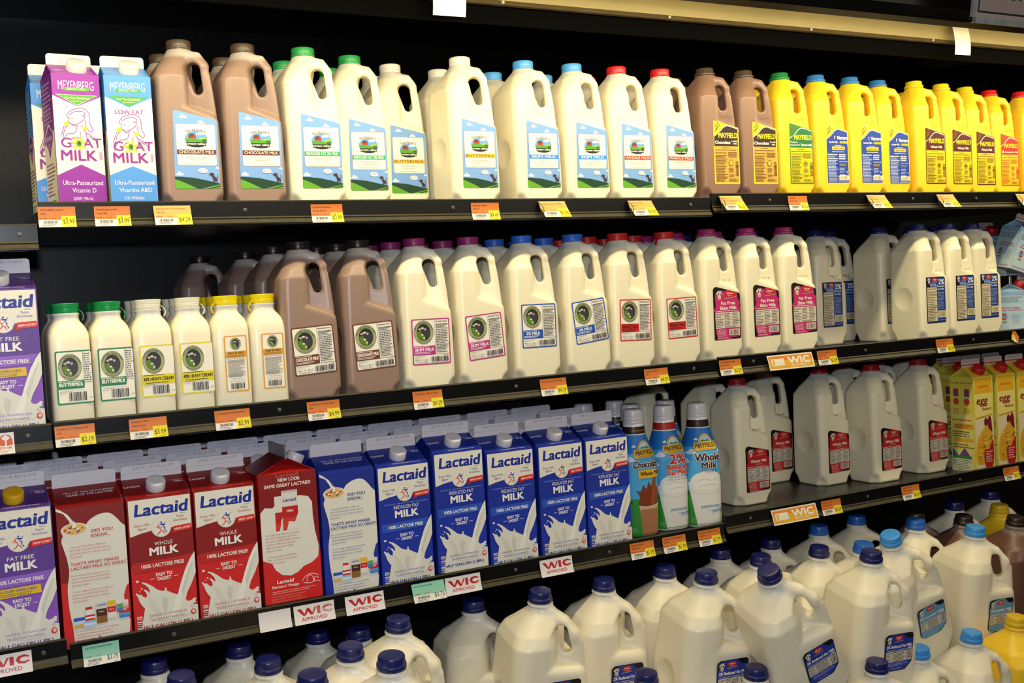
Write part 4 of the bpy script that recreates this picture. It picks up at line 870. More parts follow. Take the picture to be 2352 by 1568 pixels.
# ------------------------------------------------------------------ tags and stickers on the shelf edge (mm from the sticker's lower left corner)
def on_rail(flare, bow=0.):
    """art (x, 0..30 mm up) bent like the rail it sits in; the lower part kicks forward"""
    def f(u, v, c):
        t = max(0., 1-v/.030); y = -flare*t**2-bow*math.sin(math.pi*min(1, t))
        return (u, y-c-.0004, v-.030+.0016*t*t*0)
    return f
def price_tag(lines, price, kind='orange', w=55.6):
    a = Art(.03); b = 29.6; O = {'orange': '#c96f2c', 'teal': '#7fb8a0', 'faded': '#e09a4c'}[kind]
    a.rect(0, 0, w, b, '#d8d2c8'); a.rect(0, b*.36, w, b, O)
    if kind != 'teal': a.rect(w*.61, 0, w, b*.55, '#d9c81c')
    for i, t in enumerate(lines): a.text(t, w*.07, b*.80-i*b*.19, 2.5, '#4a2a1a' if kind != 'teal' else '#24403a', None if len(t) < 19 else w*.78, 'l', .02)
    a.fine(w*.05, b*.40, w*.24, b*.48, 1, '#5a3418', 3); a.fine(w*.34, b*.40, w*.50, b*.48, 1, '#5a3418', 4)
    a.bars(w*.13, b*.17, w*.50, b*.31, '#3a3734', 18); a.fine(w*.10, b*.03, w*.52, b*.15, 2, '#6a6660', 5)
    a.text(price, w*.80, b*.16, 6.6, '#29270e' if kind != 'teal' else '#232323', w*.30, 'c', .0); a.text('EACH', w*.88, b*.03, 1.5, '#4a4614', w*.12)
    return a
def wic_sticker(orange=False, w=68.):
    a = Art(.03); b = 29.6
    if orange:
        w = 121.; a.rect(0, 0, w, b, '#ddd6c6'); a.rect(2, 2.4, w-3, b-2.4, '#d9a024'); a.rect(2, b*.62, w-3, b-2.4, '#d07a22')
        a.rect(8, 8, 42, 22, '#dcd4c2'); a.rect(11, 10, 16, 20, '#d9a024'); a.text('WIC', 82, 11, 12.6, '#e0dccb', 58, 'c', .05)
        a.fine(58, 5, 112, 9.6, 2, '#e6dcc0', 4); return a
    a.rect(0, 0, w, b, '#d6d0cf')
    R = '#b01c22'
    a.poly([(5, 24), (12, 24), (17.6, 15.6), (22, 24), (26, 24), (30.6, 15.6), (35, 24), (38, 24), (31.6, 12.6), (27, 12.6), (23.6, 18.6), (19, 12.6), (15.4, 12.6)], R); a.poly([(38.6, 12.6), (44.2, 12.6), (44.2, 24.6), (38.6, 24.6)], R)
    a.poly([(65, 22.4), (58, 25), (50, 23.6), (46.4, 18.6), (50, 13.6), (58, 12.2), (65, 15), (64, 16.8), (57.6, 15.4), (52.6, 17), (52, 19.2), (55, 21.4), (59, 21.8), (64, 20.4)], R)
    a.text('APPROVED', 33, 4.6, 5.2, '#a8242a', 43, 'c', .015)
    return a

# ------------------------------------------------------------------ the case: walls, shelves, canopy
def back_wall_mat():
    m = bpy.data.materials.new('perforated_black_panel'); m.use_nodes = True; n = m.node_tree; b = n.nodes['Principled BSDF']
    tc = n.nodes.new('ShaderNodeTexCoord'); mp = n.nodes.new('ShaderNodeMapping'); mp.inputs['Scale'].default_value = (42, 1, 24)
    n.links.new(tc.outputs['Object'], mp.inputs['Vector'])
    fr = n.nodes.new('ShaderNodeVectorMath'); fr.operation = 'FRACTION'; n.links.new(mp.outputs['Vector'], fr.inputs[0])
    sb = n.nodes.new('ShaderNodeVectorMath'); sb.operation = 'SUBTRACT'; sb.inputs[1].default_value = (.5, 0, .5); n.links.new(fr.outputs[0], sb.inputs[0])
    ml = n.nodes.new('ShaderNodeVectorMath'); ml.operation = 'MULTIPLY'; ml.inputs[1].default_value = (1/42, 0, 1/24); n.links.new(sb.outputs[0], ml.inputs[0])
    ln = n.nodes.new('ShaderNodeVectorMath'); ln.operation = 'LENGTH'; n.links.new(ml.outputs[0], ln.inputs[0])
    lt = n.nodes.new('ShaderNodeMath'); lt.operation = 'LESS_THAN'; lt.inputs[1].default_value = .0032; n.links.new(ln.outputs['Value'], lt.inputs[0])
    mx = n.nodes.new('ShaderNodeMix'); mx.data_type = 'RGBA'; mx.inputs['A'].default_value = lin('#0b0a07'); mx.inputs['B'].default_value = lin('#000000')
    n.links.new(lt.outputs[0], mx.inputs['Factor']); n.links.new(mx.outputs['Result'], b.inputs['Base Color'])
    b.inputs['Roughness'].default_value = .40; b.inputs['Specular IOR Level'].default_value = .22
    return m
XL, XR = -1.3, 3.1
def build_case():
    b = MB(); b.box(XL, .62, 0, XR, .66, Z0+.62, back_wall_mat()); struct('wall_back', b.build('wall_back'))
    b = MB(); b.box(-3.2, -4, -.05, 4.4, .9, 0, mottled('grey_floor_tile', '#77736b', '#89857c', 4, .4)); struct('floor', b.build('floor'))
    b = MB(); b.box(XL, -.245, Z0+.41, XR, .62, Z0+.45, M_BLACK); o = new_obj('canopy', b.build('canopy')); tag(o, 'black canopy roof over the whole dairy case', 'canopy')
    # canopy front with a rolled lower edge
    t = bpy.data.objects.new('canopy_fascia', None); COL.objects.link(t); t.location = (0, -.25, Z0+.297); tag(t, 'black enamel canopy front edge above the light strip', 'fascia')
    b = MB(); b.prism([(-.03, .026), (-.022, .006), (-.006, .0), (.004, .003), (.004, .60), (-.03, .60)], XL, XR, M_BLACK); new_obj('front_panel', b.build('front_panel'), t)
    b = MB(); b.prism([(.0045, .004), (.010, .0065), (.010, .012), (.0045, .011)], XL, XR, mottled('bronze_strip', '#54401c', '#6b5222', 30, .3)); new_obj('bronze_edge', b.build('bronze_edge'), t)
    # reflector strip that reads as a long cream band
    t = bpy.data.objects.new('light_strip', None); COL.objects.link(t); t.location = (0, -.05, Z0+.322); tag(t, 'long cream light reflector strip running under the canopy', 'light strip')
    b = MB(); b.prism([(0, .0088), (.004, .0088), (.004, .086), (0, .086)], XL, XR, mottled('cream_reflector', '#9c8a58', '#a3915e', 8, .5)); new_obj('reflector', b.build('reflector'), t)
    b = MB(); b.prism([(-.003, .001), (.004, .0), (.004, .0088), (-.001, .0088)], XL, XR, mottled('brown_edge_trim', '#4b3c22', '#57482b', 20, .4)); new_obj('edge_trim', b.build('edge_trim'), t)
    for i in range(12):
        b = MB(); b.lathe([(.003, 0), (.003, .002), (.0015, .0032)], mottled('screw_steel', '#a8a49a'), 10, (XL+.3+i*.35, 0))
        b.v = [(x, -.0035-z, .0048+y) for x, y, z in b.v]; new_obj('screw', b.build('screw', True), t)
    b = MB(); b.lathe([(.008, 0), (.008, XR-XL-.2)], MATS_TUBE, 16); b.v = [(XL+.1+z, y, x) for x, y, z in b.v]
    o = new_obj('fluorescent_tube', b.build('fluorescent_tube', True)); o.location = (0, -.212, Z0+.322); tag(o, 'warm white fluorescent tube behind the canopy front edge', 'lamp')
    b = MB(); M = mottled('black_honeycomb', '#030303', '#060505', 400, .8, .0, .03)
    b.box(XL, -.046, .296, XR, -.040, .3225, M); b.box(XL, -.047, .294, XR, -.038, .2965, M); b.box(XL, -.046, .3225, XR, -.040, .33, M)
    b.v = [(x, y+.01, z+Z0) for x, y, z in b.v]; o = new_obj('air_grille', b.build('air_grille')); tag(o, 'black honeycomb air grille below the cream light strip', 'grille')
    # bottom deck the gallons stand on, and its front bumper
    b = MB(); b.prism([(-.12, -1.035), (.60, -1.11), (.60, -1.15), (-.12, -1.15)], XL, XR, M_DECK); b.v = [(x, y, z+Z0) for x, y, z in b.v]
    o = new_obj('riser_deck', b.build('riser_deck')); tag(o, 'sloping black riser deck beneath the back rows of gallon jugs', 'deck')
    b = MB(); b.box(XL, -.56, -1.20, XR, .62, -1.155, M_DECK); b.box(XL, -.60, -1.34, XR, -.56, -1.12, M_BLACK); b.box(XL, -.56, -Z0, XR, .62, -1.20, M_BLACK)
    b.v = [(x, y, z+Z0) for x, y, z in b.v]; o = new_obj('bottom_deck', b.build('bottom_deck')); tag(o, 'black bottom deck of the dairy case under the gallon pile', 'deck')
def shelf(x0, x1, z, label, screws, back=.60, dx0=None):
    t = bpy.data.objects.new('shelf', None); COL.objects.link(t); t.location = (0, 0, Z0+z); tag(t, label, 'shelf', 'shelves of the dairy case')
    a, b2 = x0+.002, x1-.002
    b = MB(); b.box(dx0 or a, .004, -.030, b2, back, -.012, M_DECK); new_obj('deck', b.build('deck'), t)
    b = MB(); b.prism([(-.002, -.001), (.001, .0), (.004, -.001), (.004, -.0385), (-.004, -.0385), (-.0078, -.0372), (-.0078, -.0352), (-.003, -.0295), (-.002, -.0255)], a, b2, M_BLACK); r = new_obj('price_rail', b.build('price_rail'), t)
    b = MB(); b.prism([(-.0026, -.0019), (-.0012, -.0001), (.0008, .0004), (.0006, -.001)], a, b2, M_EDGE); b.prism([(-.0038, -.0272), (-.0022, -.0250), (-.001, -.0262), (-.002, -.0276)], a, b2, M_RAIL); b.prism([(-.0082, -.0352), (-.0035, -.0292), (-.0025, -.031), (-.0075, -.0362)], a, b2, M_RAIL); new_obj('rail_trim', b.build('rail_trim'), r)
    for x in screws:
        b = MB(); b.lathe([(.0034, 0), (.0034, .0012), (.002, .0022)], mottled('dark_screw', '#4c473e'), 10, (x, 0))
        b.v = [(x, -.0022-zz, -.015+y) for x, y, zz in b.v]; new_obj('screw', b.build('screw', True), r)
    return t
MATS_TUBE = None
def tube_mat():
    m = bpy.data.materials.new('glowing_tube'); m.use_nodes = True; b = m.node_tree.nodes['Principled BSDF']
    b.inputs['Emission Color'].default_value = (*WARM, 1); b.inputs['Emission Strength'].default_value = 6; return m
MATS_TUBE = tube_mat()
build_case()
D1, D2, D3 = -.012, -.3287, -.6539
shelf(-1.22, 0, -.0311, 'empty black shelf end one step lower beside the goat milk cartons', (-.026, -.3))
shelf(0, 1.22, 0, 'black top shelf carrying the goat milk cartons and farm-label jugs', (.30, .66, 1.17))
shelf(1.22, 2.44, .0076, 'black top shelf section carrying the yellow plastic jugs', (1.37, 1.78, 1.985))
shelf(-1.22, 0, -.3184, 'black middle shelf end carrying the single purple carton', (-.034, -.3))
shelf(0, 1.22, -.3167, 'black middle shelf carrying the pint bottles and round-logo jugs', (.335, .765, 1.16))
shelf(1.22, 2.44, -.3137, 'black middle shelf section carrying the pink-label skim milk jugs', (1.31, 1.62, 1.96))
shelf(-1.22, 0, -.6333, 'black lower shelf end carrying the purple calcium carton', (-.034, -.3))
shelf(0, 1.22, -.6419, 'black lower shelf carrying the red and blue cartons', (.15, .745, .945))
shelf(1.22, 2.44, -.6276, 'black lower shelf section carrying the red-label whole milk jugs', (1.285, 1.61, 1.9), .60, 1.258)

def hang_paper(x, w, z0, label):
    a = MB(); m = mottled('white_paper', '#e8e0c4', '#efe8cf', 10, .6); n = 8; vs = []; H = .395-z0
    for i in range(n+1):
        t = i/n; y = -.004-.012*math.sin(t*2.2)-.010*t
        k = .003*math.sin(3*t)
        vs += [(-w/2+k, y, H*(1-t)), (w/2-.004*t+k, y-.002*t, H*(1-t)), (-w/2+k, y+.0005, H*(1-t)), (w/2-.004*t+k, y+.0005-.002*t, H*(1-t))]
    fs = []
    for i in range(n):
        o = 4*i; fs += [(o, o+4, o+5, o+1), (o+2, o+3, o+7, o+6), (o, o+2, o+6, o+4), (o+1, o+5, o+7, o+3)]
    fs += [(0, 1, 3, 2), (4*n, 4*n+2, 4*n+3, 4*n+1)]
    a.add(vs, fs, m); o = new_obj('paper_slip', a.build('paper_slip', True)); o.location = (x, -.052, Z0+z0); tag(o, label, 'paper slip')
hang_paper(.638, .062, .2905, 'blank white paper slip hanging from the light strip above the white-capped buttermilk')
hang_paper(1.866, .050, .2945, 'blank white paper slip hanging from the light strip above the yellow jugs')
def sign():
    t = bpy.data.objects.new('sign', None); COL.objects.link(t); t.location = (1.566, -.335, Z0+.287); t.rotation_euler = (math.radians(10), 0, 0); tag(t, 'grey hanging sign panel with thin black border on the canopy front', 'sign')
    b = MB(); b.box(0, -.006, 0, .42, 0, .20, mottled('sign_board', '#8f8380', '#978b88', 30, .4)); new_obj('board', b.build('board'), t)
    a = Art(.1); a.rect(12, 15, 408, 186, '#15100e'); a.rect(15.5, 18.5, 404, 182, '#8a7d7a'); a.text('WIC APPROVED ITEM', 210, 43, 26, '#221c1c', 330, 'c', .03); a.line([(76, 34), (80, 36)], 1, '#4a4040', 1)
    new_obj('border_print', a.mesh('border_print', front(-.006)), t)
    b = MB(); b.box(-.004, -.009, -.004, .424, -.004, .006, mottled('clear_frame', '#777c7c', '#8b9090', 60, .2)); b.box(-.004, -.009, -.004, .006, -.004, .204, mottled('clear_frame', '#777c7c')); new_obj('frame_edge', b.build('frame_edge'), t)
sign()
b = MB(); b.add([(2.331, .478, 0), (2.283, .333, 0), (2.555, .314, 0), (2.461, .477, 0), (2.331, .478, .004), (2.283, .333, .004), (2.555, .314, .004), (2.461, .477, .004)], [(0,1,2,3),(7,6,5,4),(0,4,5,1),(1,5,6,2),(2,6,7,3),(3,7,4,0)], mottled('brown_board', '#4a3a28', '#54432f', 40, .7))
o = new_obj('cardboard_panel', b.build('cardboard_panel')); o.location = (0, 0, Z0+.405); tag(o, 'brown board panel fixed under the dark canopy roof', 'panel')

# ------------------------------------------------------------------ products: helper for rows of jugs
SEEN = {}
def jug(x, y, z, kind, capm, prints, label, group=None, rz=0., cat='milk jug'):
    key = (kind, capm.name, tuple(p.name for p in prints))
    if key in SEEN: return dup(SEEN[key], (x, y, Z0+z), label, (0, 0, rz), group)
    parts = [('body', HGM[kind]), ('cap', capm[0], [('pull_tab', capm[1])]) if isinstance(capm, tuple) else ('cap', capm)]
    parts += [(p.name.split('.')[0], p) for p in prints]
    SEEN[key] = thing('milk_jug', label, cat, parts, (x, y, Z0+z), (0, 0, rz), group); return SEEN[key]
CT = lambda c: cap('tall', c, .2515); CN = lambda c: cap('snap', c, .2515); CP = lambda c: cap('step', c, .2515)
BRN, GRN, WHC, SKY, REDC = '#4a3a2c', '#1f8f45', '#dcd6c8', '#4f9fe0', '#cc1f1f'
sk = {'choc': label_sparkman('#5f2a1c', 'CHOCOLATE MILK', '#ead9c6'), 'two': label_sparkman('#21a35f', 'REDUCED FAT 2% MILK', '#dff0d8'), 'butter': label_sparkman('#e8b63c', 'BUTTERMILK', '#4a3a14'),
      'skim': label_sparkman('#2f86d6', 'SKIM MILK', '#e4eef4'), 'whole': label_sparkman('#d8241f', 'WHOLE MILK', '#f2d9cf')}
S1 = [(.228, .06, 'choc', BRN, 'choc', 'brown-capped chocolate milk jug standing next to the light blue goat milk carton'),
      (.329, .06, 'choc', BRN, 'choc', 'brown-capped chocolate milk jug standing next to a green-capped jug'),
      (.430, .06, 'milk', GRN, 'two', 'green-capped reduced fat milk jug pressed against the chocolate milk jug'),
      (.526, .098, 'milk', GRN, 'two', 'green-capped reduced fat milk jug set slightly back beside the buttermilk'),
      (.622, .148, 'milk', WHC, 'butter', 'white-capped buttermilk jug set well back behind the shelf front'),
      (.719, .06, 'milk', WHC, 'butter', 'white-capped buttermilk jug at the shelf front showing its round side dent'),
      (.848, .06, 'milk', SKY, 'skim', 'sky-blue-capped skim milk jug next to the front buttermilk jug'),
      (.953, .06, 'milk', SKY, 'skim', 'sky-blue-capped skim milk jug next to a red-capped whole milk jug'),
      (1.054, .06, 'milk', REDC, 'whole', 'red-capped whole milk jug with dented shoulder beside the skim milk'),
      (1.157, .06, 'milk', REDC, 'whole', 'red-capped whole milk jug next to the dark brown chocolate jugs')]
nm = {'choc': 'chocolate', 'two': 'reduced fat', 'butter': 'buttermilk', 'skim': 'skim', 'whole': 'whole milk'}; cn = {BRN: 'brown-capped', GRN: 'green-capped', WHC: 'white-capped', SKY: 'sky-blue-capped', REDC: 'red-capped'}
for i, (x, y, k, c, l, lab) in enumerate(S1):
    jug(x, y, D1, k, CT(c), [sk[l]], lab, 'farm-label half-gallon jugs on the top shelf')
for x, y, k, c, l, lab in [(.223, .168, 'choc', BRN, 'choc', 'brown-capped chocolate jug hidden behind the chocolate jug by the goat milk'), (.327, .168, 'choc', BRN, 'choc', 'brown-capped chocolate jug hidden behind the second chocolate jug'),
      (.432, .17, 'milk', GRN, 'two', 'green-capped jug hidden behind the front reduced fat jug'), (.529, .208, 'milk', GRN, 'two', 'green-capped jug hidden behind the set-back reduced fat jug'),
      (.728, .17, 'milk', WHC, 'butter', 'white-capped jug peeking out behind the front buttermilk jug'), (.632, .26, 'milk', WHC, 'butter', 'white-capped jug behind the set-back buttermilk jug'),
      (.842, .17, 'milk', SKY, 'skim', 'sky-blue-capped jug peeking out behind the buttermilk and skim jugs'), (.955, .17, 'milk', SKY, 'skim', 'sky-blue-capped jug mostly hidden behind the second skim jug'),
      (1.056, .17, 'milk', REDC, 'whole', 'red-capped jug mostly hidden behind the dented whole milk jug'), (1.162, .17, 'milk', REDC, 'whole', 'red-capped jug hidden behind the whole milk jug by the chocolate')]:
    jug(x, y, D1, k, CT(c), [sk[l]], lab, 'farm-label half-gallon jugs on the top shelf')
# yellow and dark jugs of the section beyond
D1R = -.0044
st = stamp('PULL DATE 05 17', 14, 161, 5, 30, -.0455); st.name = 'date_print'
MB_Y = '#6b5410'
my = {'choc': label_mayfield('#2c1510', 'choc', '#c59c46', '#6b4416'), 'butter': label_mayfield('#1c6b3c', 'butter', '#dcc01c', '#5f6a14', edge='#2f7a34'), 'nur': label_nurture(), 'whole': label_mayfield('#4f1410', 'whole', '#d9bd16', MB_Y, edge='#54170f'), 'two': label_mayfield('#c0241c', 'two', '#e8b81c', '#b5531a', edge='#c93a1c')}
BLC, YEC = '#2f74b8', '#dcc41c'
for x, y, k, c, l, lab in [(1.268, .06, 'dark', BRN, 'choc', 'dark chocolate milk jug with black cap next to the red-capped whole milk'), (1.368, .06, 'dark', BRN, 'choc', 'dark chocolate milk jug with black cap next to the first yellow jug'),
      (1.466, .06, 'yellow', '#1f7a3a', 'butter', 'yellow jug with green cap and green label beside the dark chocolate jug'), (1.567, .06, 'yellow', BLC, 'nur', 'yellow jug with blue cap and blue label beside the green-labelled jug'),
      (1.667, .06, 'yellow', BLC, 'nur', 'yellow jug with blue cap and blue label, middle one of its three'), (1.765, .073, 'yellow', BLC, 'nur', 'yellow jug with blue cap and blue label set back beside a yellow-capped jug'),
      (1.866, .06, 'yellow', YEC, 'whole', 'yellow jug with yellow cap and brown label beside the blue-labelled jugs'), (1.966, .07, 'yellow', YEC, 'whole', 'yellow jug with yellow cap and brown label, middle one of its three'),
      (2.068, .087, 'yellow', YEC, 'whole', 'yellow jug with yellow cap and brown label next to the red-labelled jug'), (2.176, .105, 'yellow', REDC, 'two', 'yellow jug with red cap and red label near the shelf end'),
      (2.284, .10, 'yellow', REDC, 'two', 'yellow jug with red cap cut off at the picture edge'),
      (1.27, .168, 'dark', BRN, 'choc', 'dark chocolate jug hidden behind the dark jug by the whole milk'), (1.372, .168, 'dark', BRN, 'choc', 'dark chocolate jug hidden behind the dark jug by the yellow jugs'), (1.47, .168, 'yellow', '#1f7a3a', 'butter', 'yellow jug hidden behind the green-labelled yellow jug'),
      (1.57, .168, 'yellow', BLC, 'nur', 'yellow jug hidden behind the first blue-labelled jug'), (1.67, .168, 'yellow', BLC, 'nur', 'yellow jug hidden behind the middle blue-labelled jug'), (1.77, .182, 'yellow', BLC, 'nur', 'yellow jug hidden behind the set-back blue-labelled jug'),
      (1.87, .168, 'yellow', YEC, 'whole', 'yellow jug hidden behind the first brown-labelled jug'), (1.97, .178, 'yellow', YEC, 'whole', 'yellow jug hidden behind the middle brown-labelled jug'), (2.072, .195, 'yellow', YEC, 'whole', 'yellow jug hidden behind the last brown-labelled jug'), (2.18, .213, 'yellow', REDC, 'two', 'red-capped yellow jug hidden behind the red-labelled jug')]:
    jug(x, y, D1R, k, CP(c), [my[l], st], lab, 'yellow-brand half-gallon jugs on the top shelf')

# middle shelf
PUR, BLU, RDS = '#8a1f5f', '#2a62c8', '#c01f1a'
so = {'choc': label_southern('#6b3a24', 'CHOCOLATE MILK', '#eee2d4', 'May 10, 2011', .05), 'skim': label_southern('#b5307c', 'SKIM MILK', '#f0dfe8', 'MAY 13, 2011', -.01), 'skim2': label_southern('#b5307c', 'SKIM MILK', '#f0dfe8', 'MAY 13, 2011', .07, .002),
      'two': label_southern('#2450a8', '2% MILK', '#e4e8f0', 'May 16, 2011', -.01, .014), 'two2': label_southern('#2450a8', '2% MILK', '#e4e8f0', 'May 16, 2011', .10, .016), 'whole': label_southern('#c9241c', 'WHOLE MILK', '#2a1210', 'MAY 16, 2011', -.03, .012), 'whole2': label_southern('#c9241c', 'WHOLE MILK', '#2a1210', 'MAY 16, 2011', .02, .010)}
for k in ('two', 'two2', 'whole', 'whole2'): so[k].transform(Matrix.Translation((0, 0, 0)))
TABS = {c: tab(c, .2535, s) for c, s in ((PUR, 1), (BLU, 1), (RDS, -1))}
SEEN2 = {}
def sjug(x, y, k, c, l, lab, tabbed=False):
    key = (k, c, l, tabbed)
    g = 'round-logo half-gallon jugs on the middle shelf'
    if key in SEEN2: return dup(SEEN2[key], (x, y, Z0+D2), lab, None, g)
    parts = [('body', HGM[k]), ('cap', CN(c), [('pull_tab', TABS[c])]) if tabbed else ('cap', CN(c)), ('label_print', so[l])]
    SEEN2[key] = thing('milk_jug', lab, 'milk jug', parts, (x, y, Z0+D2), (0, 0, 0), g); return SEEN2[key]
BKC = '#241714'
for a in [(.402, .06, 'choc', BKC, 'choc', 'chocolate milk jug with dark cap next to the small yellow-capped bottles'), (.507, .06, 'choc', BKC, 'choc', 'chocolate milk jug with dark cap next to a purple-capped skim milk jug'),
          (.611, .06, 'milk', PUR, 'skim', 'purple-capped skim milk jug next to the chocolate milk jugs', True), (.716, .06, 'milk', PUR, 'skim2', 'purple-capped skim milk jug next to the blue-capped jugs', True),
          (.826, .06, 'milk', BLU, 'two', 'blue-capped two percent jug with straight label beside the skim milk'), (.936, .06, 'milk', BLU, 'two2', 'blue-capped two percent jug with tilted label beside the red-capped jugs'),
          (1.038, .06, 'milk', RDS, 'whole', 'red-capped whole milk jug beside the tilted blue label'), (1.148, .06, 'milk', RDS, 'whole2', 'red-capped whole milk jug beside the first pink label', True)]: sjug(*a)
rows = [(.402, 'choc', BKC, 'choc', 'first chocolate jug'), (.507, 'choc', BKC, 'choc', 'second chocolate jug'), (.611, 'milk', PUR, 'skim', 'skim jug by the chocolate'), (.716, 'milk', PUR, 'skim', 'skim jug by the blue caps'), (.826, 'milk', BLU, 'two', 'straight blue label'), (.936, 'milk', BLU, 'two', 'tilted blue label'), (1.038, 'milk', RDS, 'whole', 'whole milk jug by the blue label'), (1.148, 'milk', RDS, 'whole', 'whole milk jug by the pink label')]
cw = {BKC: 'dark-capped chocolate jug', PUR: 'purple-capped jug', BLU: 'blue-capped jug', RDS: 'red-capped jug'}
for x, k, c, l, w in rows:
    for r in range(1, 4 if x == .402 else 3):
        xx, yy = ((x, .06+.106*r) if x != .402 else ((.402, .20), (.400, .375), (.343, .50))[r-1])
        sjug(xx, yy, k, c, l, '%s directly behind the %s, %s row back' % (cw[c], w, ('second', 'third', 'fourth', 'fifth')[r-1]), c == PUR and r == 1)
D2R = -.3257
stp = stamp('P 05 11 W', 8, 160, 4.6, 22, -.0455); stp2 = stamp('P 06 11 W', 8, 156, 4.6, 22, -.0455)
pk = label_cowprint('#c22a6a', ['Fat Free', 'Skim Milk']); b2 = label_two_percent(); rdl = label_cowprint('#c01f22', ['Whole Milk'], 'VITAMIN D'); rdl.transform(Matrix.Translation((0, 0, -.0125))@Matrix.Diagonal((.94, 1, .92, 1)))
PKC, NVC, DRC = '#a02868', '#1d2458', '#a01c24'
for x, y, c, l, s_, lab in [(1.254, .06, PKC, pk, stp, 'pink-capped skim milk jug with pink label next to the red-capped whole milk'), (1.357, .06, PKC, pk, stp, 'pink-capped skim milk jug with pink label, middle one of the three'), (1.459, .06, PKC, pk, stp, 'pink-capped skim milk jug with pink label above the orange sticker'),
      (1.256, .166, PKC, pk, stp, 'pink-capped jug behind the pink label by the whole milk, second row back'), (1.258, .272, PKC, pk, stp, 'pink-capped jug behind the pink label by the whole milk, third row back'), (1.36, .166, PKC, pk, stp, 'pink-capped jug hidden behind the middle pink label, second row'), (1.36, .272, NVC, b2, stp2, 'navy-capped jug hidden behind the middle pink label, third row'), (1.462, .166, NVC, b2, stp2, 'navy-capped jug hidden behind the pink label above the orange sticker'),
      (1.695, .21, NVC, b2, stp2, 'navy-capped blue-label jug standing alone, set back in a gap'), (1.80, .275, NVC, b2, stp2, 'navy-capped jug in shadow between the lone jug and the front group'), (1.852, .166, NVC, b2, stp2, 'navy-capped jug showing its dented side behind the front blue-label jug'),
      (1.861, .06, NVC, b2, stp2, 'navy-capped blue-label jug at the shelf edge showing its dented side'), (1.958, .06, NVC, b2, stp2, 'navy-capped blue-label jug in the middle of the front group'), (2.066, .080, NVC, b2, stp2, 'navy-capped blue-label jug next to the pale blue cartons'), (1.964, .166, NVC, b2, stp2, 'navy-capped jug hidden behind the middle of the front group'), (2.07, .186, NVC, b2, stp2, 'navy-capped jug hidden behind the jug by the pale blue cartons')]:
    jug(x, y, D2R, 'milk', CP(c), [l, s_], lab, 'cow-label half-gallon jugs on the middle shelf')
D3R = -.6396
for x, y, lab in [(1.375, .128, 'red-label whole milk jug nearest the sleeved bottles'), (1.656, .176, 'red-label whole milk jug standing in shadow, set back in the row'), (1.760, .118, 'red-label whole milk jug fully lit in the middle of the row'), (1.925, .128, 'red-label whole milk jug next to the yellow egg cartons'), (1.385, .245, 'red-capped jug behind the jug by the sleeved bottles'),
                  (1.29, .34, 'red-capped jug deep in the shadow behind the sleeved bottles'), (1.585, .285, 'red-capped jug in shadow between the two red-label jugs'), (1.785, .228, 'red-capped jug behind the fully lit whole milk jug'), (1.90, .236, 'red-capped jug behind the gap before the last whole milk jug'), (2.0, .236, 'red-capped jug behind the jug by the egg cartons')]:
    jug(x, y, D3R, 'milk', CP(DRC), [rdl, stp2], lab, 'red-label half-gallon jugs on the lower shelf')

# pints
pl = {'b': label_pint('#1f7a4a', 'BUTTERMILK', WHT), 'c': label_pint('#d8c81a', '40% HEAVY CREAM', INK), 'h': label_pint('#d99a34', 'HALF & HALF', '#4a3208', False)}
pc = {'b': '#148a44', 'c': '#e6dfc8', 'h': '#e8d010'}; PS = {}
def pint(x, y, k, lab, rz=0.):
    key = (k, k in 'bc' or None, y < .05)
    g = 'pint bottles on the middle shelf'
    if key in PS: return dup(PS[key], (x, y, Z0+D2), lab, (0, 0, rz), g)
    s = -1 if k == 'h' else 1
    parts = [('body', PINT), ('cap', cap('snap', pc[k], .168), [('pull_tab', tab(pc[k], .172, s))]) if y < .05 else ('cap', cap('snap', pc[k], .168)), ('label_print', pl[k])]
    PS[key] = thing('milk_bottle', lab, 'milk bottle', parts, (x, y, Z0+D2), (0, 0, rz), g); return PS[key]
for x, k, lab, back in [(.033, 'b', 'small green-capped buttermilk bottle next to the purple carton', 'green-capped bottle behind the buttermilk by the purple carton'), (.0925, 'b', 'small green-capped buttermilk bottle next to the white-capped cream', 'green-capped bottle behind the buttermilk by the cream'),
                        (.152, 'c', 'small white-capped heavy cream bottle next to the green-capped bottles', 'white-capped bottle behind the cream by the green caps'), (.2115, 'c', 'small white-capped heavy cream bottle next to the yellow-capped bottles', 'white-capped bottle behind the cream by the yellow caps'),
                        (.271, 'h', 'small yellow-capped half and half bottle next to the heavy cream', 'yellow-capped bottle behind the half and half by the cream'), (.3305, 'h', 'small yellow-capped half and half bottle next to the chocolate jug', 'yellow-capped bottle behind the half and half by the chocolate jug')]:
    pint(x, .041, k, lab); pint(x+.004, .105, k, back); pint(x+.006, .168, k, back+', one row deeper')

